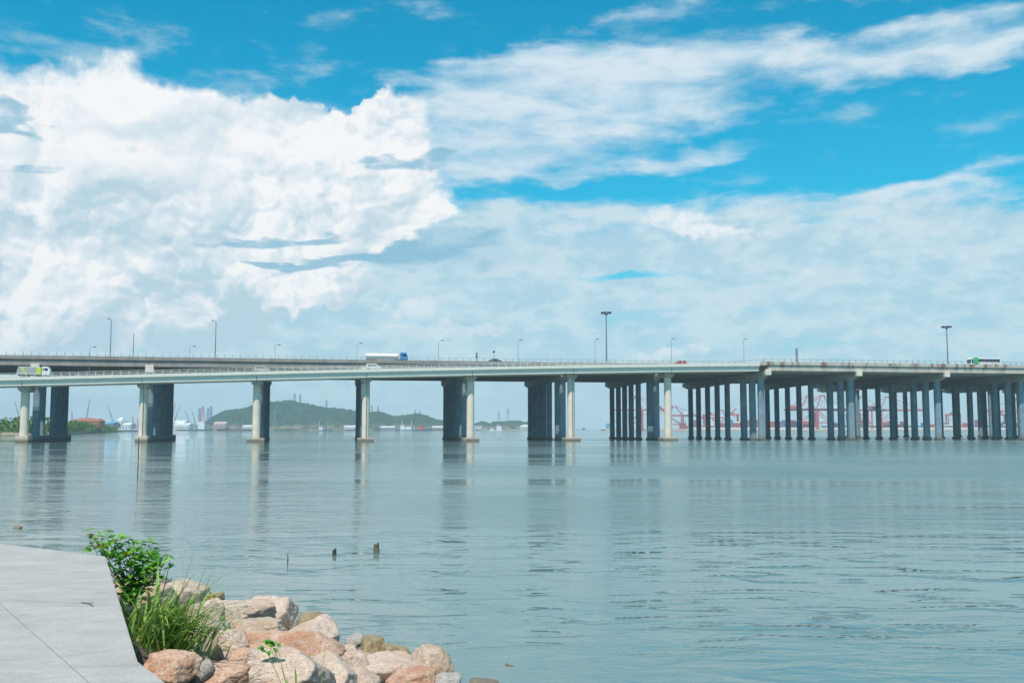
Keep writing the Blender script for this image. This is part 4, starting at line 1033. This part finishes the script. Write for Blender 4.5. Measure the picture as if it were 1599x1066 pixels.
ridge_hill('wooded_hill', [(322, 671), (332, 664), (343, 652), (350, 641), (366, 639), (385, 637), (398, 632), (420, 627), (440, 626), (452, 624), (462, 627), (485, 631), (510, 636), (540, 639), (560, 642), (578, 643), (592, 642), (604, 646), (615, 650), (630, 648), (640, 647), (650, 645), (664, 648), (680, 654), (700, 658), (712, 666), (720, 671)], YH, 190, 420, 90, M_HILL, 7.0)
ridge_hill('low_wooded_hill', [(722, 671), (735, 664), (746, 659), (752, 657), (760, 659), (764, 661), (770, 658), (790, 657), (806, 656), (826, 659), (838, 665), (850, 671)], YH + 100, 120, 160, 50, M_HILL, 4.0)
def pylon(px, ytop, ybase, Y, label, mat=M_CRG):
    x = wx(px, Y); z0, z1 = hz_(ybase, Y), hz_(ytop, Y); h = z1 - z0
    o = thing('power_pylon', label, 'pylon', (x, Y, z0), 0, 'power pylons on the hills')
    mb = MB(); w = h * .09 + .8
    for a in (-1, 1):
        for b in (-1, 1): mb.tube([(a * w, b * w, 0), (a * w * .22, b * w * .22, h)], .38, 4)
    for k in range(8):
        u0, u1 = k / 8, (k + 1) / 8; w0, w1 = w * (1 - .78 * u0), w * (1 - .78 * u1)
        mb.tube([(-w0, -w0, h * u0), (w1, -w1, h * u1)], .22, 4); mb.tube([(w0, -w0, h * u0), (-w1, -w1, h * u1)], .22, 4)
    mb.build('lattice_tower', mat, o)
    mb = MB()
    for u in (.70, .83, .95): mb.prism([(-h * .17, h * u), (0, h * u + .9), (h * .17, h * u), (0, h * u - .4)], -.3, .3, 'y')
    mb.build('cross_arms', mat, o)
for a in [(459, 614, 628, YH, 'pylon on the very top of the hill, left of a pair'), (468, 615, 629, YH, 'pylon just right of the hilltop, right of a pair'), (509, 624, 638, YH, 'pylon on the right shoulder of the hill'),
          (580, 633, 644, YH, 'pylon just right of the fourth round column'), (590, 634, 643, YH, 'second pylon right of the fourth round column'), (648, 640, 648, YH, 'left small pylon of the pair on the low right hump'),
          (656, 641, 649, YH, 'right small pylon of the pair on the low right hump'), (779, 642, 659, YH + 100, 'tall pylon over the small right hill, left one'), (793, 638, 659, YH + 100, 'tall pylon over the small right hill, right one'),
          (429, 640, 665, YH - 230, 'pylon at the foot of the hill in front of its trees')]: pylon(*a)

# left shore with its mangroves
def shore_strip(name, pts, mat, back=220, h=2.2):
    """land polygon in plan: pts = [(px, py_waterline)] seen edge, carried back"""
    fr = [at_z(px, py, 0.0) for px, py in pts]
    mb = MB(); n = len(fr); vs = []
    for p in fr: vs += [(p.x, p.y, -1.0), (p.x, p.y + .4, .35), (p.x * 1.006, p.y * 1.006 + 3, h), (p.x * 1.2, p.y * 1.0 + back, h + .4)]
    mb.add(vs, [(i * 4 + k, i * 4 + k + 1, (i + 1) * 4 + k + 1, (i + 1) * 4 + k) for i in range(n - 1) for k in range(3)])
    return struct(mb.build(name, mat))
shore_strip('left_shore', [(-260, 684), (-120, 682.5), (0, 680.3), (40, 680), (75, 679.5), (105, 678), (130, 677), (150, 675.8), (170, 674.6), (190, 673.8), (215, 673.2)], M_BANK, 160, 2.0)
shore_strip('far_port_shore', [(205, 672.3), (260, 672.0), (330, 671.9), (420, 671.8), (560, 671.8), (700, 671.8), (735, 671.8), (850, 671.7)], M_BANK, 400, 2.2)
def thicket(name, label, outline, cat='trees', seed=1, dens=1.0, leafr=(0.5, 1.1), group=None):
    """mass of foliage clumps: outline [(px, py_top, py_base)]"""
    rg_ = random.Random(seed); mb = MB()
    for k in range(int(210 * dens)):
        u = rg_.random() * (len(outline) - 1); i = int(u); f = u - i
        a, b = outline[i], outline[min(i + 1, len(outline) - 1)]
        px = a[0] + (b[0] - a[0]) * f; pt = a[1] + (b[1] - a[1]) * f; pb = a[2] + (b[2] - a[2]) * f
        base = at_z(px, pb, 0); back = rg_.random() ** 1.3; Y = base.y + 6 + 50 * back
        ztop = at_y(px, pt, Y).z; z = max(1.5, ztop * rg_.uniform(.25, .95) * (0.55 + .45 * back)); r = rg_.uniform(1.6, 3.6); cx_ = px_x(px, Y)
        for q in range(46):
            th, ph = rg_.uniform(0, 6.283), math.acos(rg_.uniform(-.6, 1)); rr = r * rg_.uniform(.72, 1.08)
            c = Vector((cx_ + rr * math.sin(ph) * math.cos(th) * 1.3, Y + rr * math.sin(ph) * math.sin(th), z + rr * math.cos(ph) * .75))
            if c.z > ztop + .8: c.z = ztop + .8 - rg_.random()
            e1 = Vector((rg_.gauss(0, 1), rg_.gauss(0, 1), rg_.gauss(0, .6))).normalized() * rg_.uniform(*leafr); e2 = e1.cross(Vector((rg_.gauss(0, 1), rg_.gauss(0, 1), rg_.gauss(0, 1)))).normalized() * rg_.uniform(*leafr) * .8
            mb.add([c - e1, c + e2, c + e1, c - e2], [(0, 1, 2, 3)])
    o = mb.build(name, M_MANG); return tag(o, label, cat, None, 'stuff')
def px_x(px, Y): return at_y(px, 668, Y).x
thicket('mangrove_trees', 'green mangrove wood on the near left shore, one mass behind the first pier', [(-200, 650, 683), (-60, 652, 682), (0, 653, 680), (40, 652, 680), (60, 652, 679.8), (95, 655, 678.6), (112, 657, 677.5), (125, 656, 677), (145, 658, 676), (158, 660, 675.5), (168, 664, 675), (180, 667, 674.3)], seed=2, dens=2.0)
thicket('shore_scrub', 'low patchy scrub on the gravel bank at the far left', [(0, 670, 680.1), (30, 671, 680.0), (60, 670, 679.8)], seed=3, dens=.16, cat='scrub', leafr=(.3, .7))
def block(name, label, cat, x0, x1, ytop, ybase, Y, mat, roof=None, depth=14, pitched=False, doors=0, group=None, z0=None):
    a, b = wx(x0, Y), wx(x1, Y); zt = hz_(ytop, Y); zb = hz_(ybase, Y) if z0 is None else z0
    zb = max(zb, 1.6); o = thing(name, label, cat, ((a + b) / 2, Y, zb), 0, group); w = (b - a) / 2; h = zt - zb
    hw = h * (.68 if roof else 1)
    mb = MB(); mb.box(-w, w, 0, depth, 0, hw); mb.build('wall', mat, o)
    if roof:
        mb = MB()
        if pitched == 'hip': mb.add([(-w - .5, -.5, hw), (w + .5, -.5, hw), (w + .5, depth + .5, hw), (-w - .5, depth + .5, hw), (-w * .5, depth / 2, h), (w * .5, depth / 2, h)], [(0, 1, 5, 4), (1, 2, 5), (2, 3, 4, 5), (3, 0, 4), (0, 3, 2, 1)])
        else: mb.prism([(-.6, hw), (depth / 2, h), (depth + .6, hw)], -w - .4, w + .4, 'x')
        mb.build('roof', roof, o)
    if doors:
        for k in range(doors):
            cx_ = -w + (k + .5) * 2 * w / doors; dw = w / doors * .45
            mb = MB(); mb.box(cx_ - dw, cx_ + dw, -.12, .05, hw * .15, hw * .6); mb.build('window', M_GLASS, o)
    return o
YL = 1000.0
block('brick_building', 'long orange brick building with hipped roof behind the left mangroves', 'building', 109, 148, 652, 668, YL, M_BRICK, M_ROOFR, 20, 'hip', 9)
block('brick_tower_house', 'short brick block with peaked roof at the right end of the long one', 'building', 144, 155, 653, 667, YL - 8, M_BRICK, M_ROOFR, 14, 'hip', 3)
block('low_white_wall', 'long low white wall on the bank at the far left', 'wall', -30, 32, 663.5, 666, 720, M_SHED, None, 1.0, z0=3.0)
block('blue_roof_shed', 'dark blue roofed shed right of the brick building', 'shed', 165, 176, 658, 668, 1500, M_CRG, M_TEALR, 30)
block('white_works', 'small white works building with stepped roof left of the second pier', 'building', 182, 189, 651, 668, 1900, M_SHED, M_SHED, 30, 'hip', 2)
block('white_works_hall', 'low white hall beside the stepped white works', 'building', 190, 204, 660, 669, 1900, M_SHED, M_SHED, 30, False, 3)
block('warehouse', 'wide white warehouse right of the second pier, upper one', 'warehouse', 268, 286, 656, 669, 2300, M_SHED, M_SHED, 60, False, 4)
block('warehouse', 'lower white warehouse in front of the jack up rig', 'warehouse', 273, 295, 660, 670, 2260, M_SHED, M_SHED, 40, False, 6)
block('port_hall', 'low white hall left of the third round column', 'building', 378, 395, 663.5, 669.5, 2300, M_SHED, M_SHED, 30, False, 4)
block('port_hall', 'white hall left of the fourth round column', 'building', 537, 556, 664, 670, 2300, M_SHED, M_SHED, 30, False, 5)
block('port_shed', 'long pinkish shed at the right foot of the hill', 'shed', 675, 697, 665, 670.5, 2300, M_PINKW, M_SHED, 25, False, 5)
block('port_shed', 'grey white shed between the fourth column and the fishing boats', 'shed', 594, 616, 665, 671, 2250, M_GREYP, M_SHED, 25, False, 5)
block('port_house', 'white block right of the fifth round column', 'building', 741, 752, 664.5, 670.5, 2400, M_SHED, M_GREYP, 25, False, 4)
block('port_house', 'white block right of the two tall pylons', 'building', 812, 828, 663, 669.5, 2400, M_SHED, M_SHED, 25, 'hip', 4)
block('cliff_building', 'brownish building at the left foot of the hill', 'building', 333, 352, 658, 669, 2290, M_PINKW, M_PINKW, 25, False, 6)
def boat(label, x0, x1, ywater, hull, sup, house, masts, Y=2000.0, name='ship', flip=False):
    """house: list of (u0,u1,py_top) fractions along the hull"""
    a, b = wx(x0, Y), wx(x1, Y); L = b - a; s = Y / F
    o = thing(name, label, 'ship', ((a + b) / 2, Y, 0), math.pi if flip else 0)
    h = L / 2; fb_ = max(1.8, L * .055); bw = L * .09
    mb = MB(); vs = []; ring = []
    for u, wd, sh in ((-1, .75, .25), (-.7, 1, 0), (.5, 1, 0), (.82, .7, .35), (1, .05, .8)):
        for q, zz in ((-1, fb_ * (1 + sh)), (-.75, -.6), (.75, -.6), (1, fb_ * (1 + sh))): vs.append((h * (u if zz > 0 else u * .93), bw * wd * q, zz))
    mb.add(vs, [(i * 4 + k, i * 4 + (k + 1) % 4, (i + 1) * 4 + (k + 1) % 4, (i + 1) * 4 + k) for i in range(4) for k in range(4)] + [(0, 1, 2, 3), (16, 19, 18, 17)]); mb.build('hull', hull, o)
    for (u0, u1, pt) in house:
        z1 = hz_(pt, Y); x_0, x_1 = -h + L * u0, -h + L * u1
        mb = MB(); mb.prism([(x_0, fb_ * .9), (x_0, z1), (x_1 - (x_1 - x_0) * .15, z1), (x_1, z1 - (z1 - fb_) * .4), (x_1, fb_ * .9)], -bw * .7, bw * .7, 'y'); c = mb.build('superstructure', sup, o)
        mb = MB(); mb.box(x_0 + .6, x_1 - (x_1 - x_0) * .25, -bw * .7 - .1, -bw * .7 + .1, z1 - 1.5, z1 - .7); mb.build('window', M_GLASS, c)
    for (u, pt) in masts:
        mb = MB(); mb.tube([(-h + L * u, 0, fb_), (-h + L * u, 0, hz_(pt, Y))], .45, 5); mb.build('mast', M_SHED, o)
    return o
boat('dark blue work ship with white deckhouse under the jack up legs', 295, 333, 671, M_HULLB, M_SHED, [(.25, .65, 657)], [(.3, 650)], 2150)
boat('low maroon barge at the left foot of the hill', 354, 382, 671.5, M_HULLR, M_CRG, [(.62, .82, 665)], [], 2050, 'barge')
boat('tiny dark boat in front of the maroon barge', 361, 366, 673, M_CRG, M_CRG, [(.3, .6, 672)], [], 1500, 'small_boat')
boat('teal fishing boat with two masts below the hill', 496, 518, 671, M_HULLB, M_SHED, [(.1, .35, 666)], [(.12, 657), (.72, 659)], 2050, 'fishing_boat')
boat('white decked fishing boat with two tall masts, left of the red one', 619, 643, 671, M_HULLB, M_SHED, [(.25, .55, 663.5), (.6, .95, 665)], [(.38, 656), (.98, 656)], 2050, 'fishing_boat')
boat('blue hulled ship with red superstructure', 644, 674, 671, M_HULLB, M_CRR, [(.3, .55, 664), (.5, .66, 666)], [(.1, 665)], 2000)
boat('small white motor boat right of the fifth round column', 764, 773, 670.5, M_SHED, M_SHED, [(.2, .7, 668)], [], 2100, 'small_boat')
boat('white ship with high deckhouse between the two right pylons', 771, 785, 670.5, M_SHED, M_SHED, [(.3, .85, 664)], [(.5, 661)], 2200)
boat('grey ship low on the open horizon', 899, 916, 670, M_CRG, M_CRG, [(.6, .85, 667.5)], [], 3400)
boat('red hulled ship with blue deckhouse right of the open horizon', 938, 962, 671, M_CRR, M_TEALR, [(.35, .9, 661)], [(.9, 657)], 2500)
def luffing(label, xb, yb, xt, yt, Y, mat, w=1.0, name='harbour_crane'):
    b = Vector((wx(xb, Y), Y, max(2.0, hz_(yb, Y)))); t = Vector((wx(xt, Y), Y, hz_(yt, Y)))
    o = thing(name, label, 'crane', (b.x, Y, 2.0)); o2 = b - Vector((b.x, Y, 2.0)); tp = t - Vector((b.x, Y, 2.0))
    mb = MB(); hh = max(o2.z, 6); mb.tube([(-2, 0, 0), (-1, 0, hh)], .8, 5); mb.tube([(2, 0, 0), (1, 0, hh)], .8, 5); mb.box(-3, 3, -2, 2, hh - 1, hh + 4); mb.build('tower', mat, o)
    mb = MB(); d = (tp - Vector((0, 0, hh))); side = Vector((-d.z, 0, d.x)).normalized() * w
    p = Vector((0, 0, hh + 1)); mb.tube([p - side * 1.4, tp], [.5 * w, .28 * w], 4); mb.tube([p + side * 1.4, tp], [.5 * w, .28 * w], 4)
    for k in range(9):
        u = k / 9; v = (k + 1) / 9; mb.tube([p.lerp(tp, u) - side * 1.4 * (1 - u), p.lerp(tp, v) + side * 1.4 * (1 - v)], .22 * w, 4)
    mb.build('boom', mat, o)
    mb = MB(); mb.tube([tp, tp + Vector((0, 0, -6))], .25, 4); mb.build('hook_line', M_CRG, o); return o
for a in [('slim crane leaning left beyond the first round column', 34, 668, 21, 626, 1700), ('crane with dark head rising above the brick building', 133, 664, 139, 621, 1700), ('long boom leaning left above the white works', 179, 668, 166, 631, 1900),
          ('short crane just left of the second pier, dark', 207, 668, 207, 648, 1900), ('thin crane right of the second pier leaning right, taller', 267, 668, 272.5, 628, 2200), ('thin crane right of the second pier leaning far right', 269, 668, 280, 634, 2200),
          ('long thin boom leaning left towards the warehouses', 298, 668, 288, 640, 2300), ('steep dark boom on the blue work ship', 306, 666, 299.5, 642.5, 2140)]: luffing(*a, M_CRG)
luffing('reddish crane behind the left mangroves beside the brick building', 113, 664, 111, 640, 1500, M_CRR)
luffing('small reddish crane left of the second pier', 217, 668, 214, 653, 2000, M_CRR)
def rig():
    Y = 2350; o = thing('jack_up_rig', 'jack up rig with tall lattice legs and pinkish derrick left of the hill', 'drilling rig', (wx(320, Y), Y, 0))
    s = Y / F; x0 = wx(320, Y)
    for px, yt in ((311, 637), (324.5, 636.5), (329, 634)):
        mb = MB(); x = wx(px, Y) - x0; zt = hz_(yt, Y)
        for a in (-1.6, 1.6):
            for b in (-1.6, 1.6): mb.tube([(x + a, b, -1), (x + a, b, zt)], .42, 4)
        for k in range(14): z = zt * k / 14; mb.tube([(x - 1.6, -1.6, z), (x + 1.6, -1.6, z + zt / 14)], .3, 4); mb.tube([(x + 1.6, 1.6, z), (x - 1.6, 1.6, z + zt / 14)], .3, 4)
        mb.build('leg', M_HULLB, o)
    mb = MB(); mb.box(wx(309, Y) - x0, wx(331, Y) - x0, -18, 18, 7, 14); mb.build('hull', M_CRG, o)
    mb = MB(); x = wx(317, Y) - x0; zt = hz_(634, Y)
    for a in (-5, 5):
        for b in (-5, 5): mb.tube([(x + a, b, 14), (x + a * .25 - 2, b * .25, zt)], .55, 4)
    for k in range(8): u = k / 8; w = 5 * (1 - .75 * u); mb.tube([(x - w - 2 * u, -w, 14 + (zt - 14) * u), (x + w - 2 * u, -w, 14 + (zt - 14) * (u + .12))], .4, 4)
    mb.build('derrick', M_CRR, o)
rig()
# container port at the right
YP = 1800.0
shore_strip('container_quay', [(945, 672.2), (1060, 672.5), (1180, 672.6), (1300, 672.6), (1450, 672.6), (1599, 672.6), (1900, 672.7)], M_BANK, 600, 4.0)
thicket('quay_scrub', 'low green scrub along the bank of the container quay at the right', [(1340, 668.2, 672.5), (1400, 667.8, 672.5), (1500, 667.8, 672.5), (1599, 668.2, 672.6)], seed=9, dens=.8, cat='scrub', leafr=(1.0, 1.8))
mb = MB(); a, b = wx(1075, YP), wx(1640, YP); mb.box(a, b, YP + 3, YP + 6, 3.5, 6.4)
o = mb.build('quay_wall', M_SHED); tag(o, 'long low white wall running along the edge of the container quay', 'wall')
def sts(px, ytop, Y, label, flip=1, boom_up=False):
    H = hz_(ytop, Y); x = wx(px, Y); o = thing('container_crane', label, 'crane', (x, Y, 4), 0, 'red ship to shore cranes'); H -= 4; hb = H * .55
    mb = MB()
    for a in (-13, 13):
        for b in (-9, 9): mb.box(a - 1.1, a + 1.1, b - 1.1, b + 1.1, 0, hb)
    for b in (-9, 9): mb.box(-13, 13, b - .9, b + .9, hb * .30, hb * .30 + 2); mb.tube([(-13, b, hb * .3), (13, b, hb)], .6, 4)
    mb.build('portal', M_CRR, o)
    mb = MB(); mb.box(-42, 66, -3.4, -1.8, hb, hb + 3.2) if not boom_up else mb.box(-42, 14, -3.4, -1.8, hb, hb + 3.2)
    mb.box(-42, 66, 1.8, 3.4, hb, hb + 3.2) if not boom_up else mb.tube([(14, 0, hb + 2), (34, 0, H * 1.1)], 1.6, 4)
    ob = mb.build('boom', M_CRR, o); 
    mb = MB()
    mb.tube([(-13, 0, hb + 3), (0, 0, H)], 1.0, 4); mb.tube([(13, 0, hb + 3), (4, 0, H)], 1.0, 4); mb.box(-2, 6, -3, 3, H - 1.5, H + .5)
    mb.tube([(4, 0, H), (60, 0, hb + 3)], .45, 4); mb.tube([(0, 0, H), (-40, 0, hb + 3)], .45, 4); mb.tube([(4, 0, H), (32, 0, hb + 3)], .4, 4); mb.build('a_frame', M_CRR, o)
    mb = MB(); mb.box(-30, -16, -4, 4, hb + 3.2, hb + 9); mb.build('machine_house', M_SHED if px % 2 else M_CRR, o)
    o.rotation_euler.z = 0 if flip > 0 else math.pi
    return o
sts(993, 618, YP + 200, 'red crane seen in a slit between dark columns, leftmost of all', 1)
sts(1055, 634, YP + 60, 'short red crane just right of the last round column with footing', -1, True)
sts(1262, 618, YP, 'red crane with tall loop frame, left of the pair in one opening', 1)
sts(1287, 617, YP, 'red crane with tall loop frame, right of the pair in one opening', -1)
sts(1348, 619, YP, 'red crane left of the opening pair right of the second lit square column', -1)
sts(1386, 619, YP, 'red crane leaning frame just left of the third pier of square columns', 1)
sts(1592, 622, YP, 'red crane at the right edge of the picture', -1)
sts(1125, 640, YP + 300, 'distant red crane between the dark columns left of the rusty joint', 1, True)
def rtg(px, Y, label):
    x = wx(px, Y); o = thing('yard_gantry_crane', label, 'crane', (x, Y, 4), 0, 'yard gantry cranes')
    mb = MB(); 
    for a in (-11, 11):
        for b in (-5, 5): mb.box(a - .9, a + .9, b - .9, b + .9, 0, 24)
    mb.build('legs', M_CRR, o); mb = MB(); mb.box(-13, 13, -5, 5, 24, 27); mb.build('beam', M_CRR, o)
    mb = MB(); mb.box(-4, 3, -3, 3, 27, 30.5); mb.build('trolley', M_CRG, o)
for px, lb in ((1489, 'dark red gantry left of the bright sheds near the right edge'), (1143, 'red gantry in the second wide opening left of the joint'), (1109, 'red gantry between the dark columns, left of the other gantries'), (1333, 'red gantry low behind the square columns'), (1562, 'red gantry near the right edge above the containers')): rtg(px, YP + 30, lb)
# containers: one object each, stacked
rg = random.Random(8); cm = {}
for nm, mt in (('red', M_CONTR), ('maroon', M_CONTM), ('blue', M_CONTB), ('white', M_CONTW), ('orange', M_CONTO)):
    b = MB(); b.box(-6.1, 6.1, -1.25, 1.25, 0, 2.6)
    for k in range(12): b.box(-5.9 + k * 1.02, -5.5 + k * 1.02, -1.3, -1.24, .2, 2.4)
    cm[nm] = b.mesh('shipping_container', mt)
px = 1066.0; cnt = 0
while px < 1600 and cnt < 295:
    if rg.random() < .08: px += rg.uniform(3, 8)
    n = rg.choice([2, 3, 4, 4, 5, 5, 6]); base = rg.choices(['red', 'maroon', 'blue', 'white', 'orange'], [6, 3, .7, .3, .4])[0]
    if 1274 < px < 1293: base = rg.choice(['blue', 'white', 'blue'])
    if 1228 > px > 1218: base = 'blue'
    if 1492 < px < 1502: base = 'orange'
    for k in range(n):
        c = base if rg.random() < .75 else rg.choice(['red', 'maroon', 'red', 'maroon', 'white', 'blue'])
        o = link('shipping_container', cm[c], None, (wx(px, YP + 20), YP + 20, 4.3 + 2.62 * k)); cnt += 1
        tag(o, '%s shipping container stacked on the far container quay' % c, 'container', '%s containers on the far quay' % c)
    px += 10.9
# ------------------------------------------------------------------ air
def haze():
    m = bpy.data.materials.new('sea_air'); m.use_nodes = True; t = m.node_tree; t.nodes.clear()
    out = t.nodes.new('ShaderNodeOutputMaterial'); v = t.nodes.new('ShaderNodeVolumePrincipled')
    v.inputs['Color'].default_value = (0.66, 0.88, 1.0, 1); v.inputs['Anisotropy'].default_value = -0.25; v.inputs['Density'].default_value = HAZE
    t.links.new(v.outputs[0], out.inputs['Volume'])
    mb = MB(); mb.box(-6100, 6100, -700, 6100, -3.0, 150.0); o = mb.build('haze', m); o['kind'] = 'stuff'; o['label'] = 'pale sea haze over the water and far shores'
HAZE = 0.00018
haze()
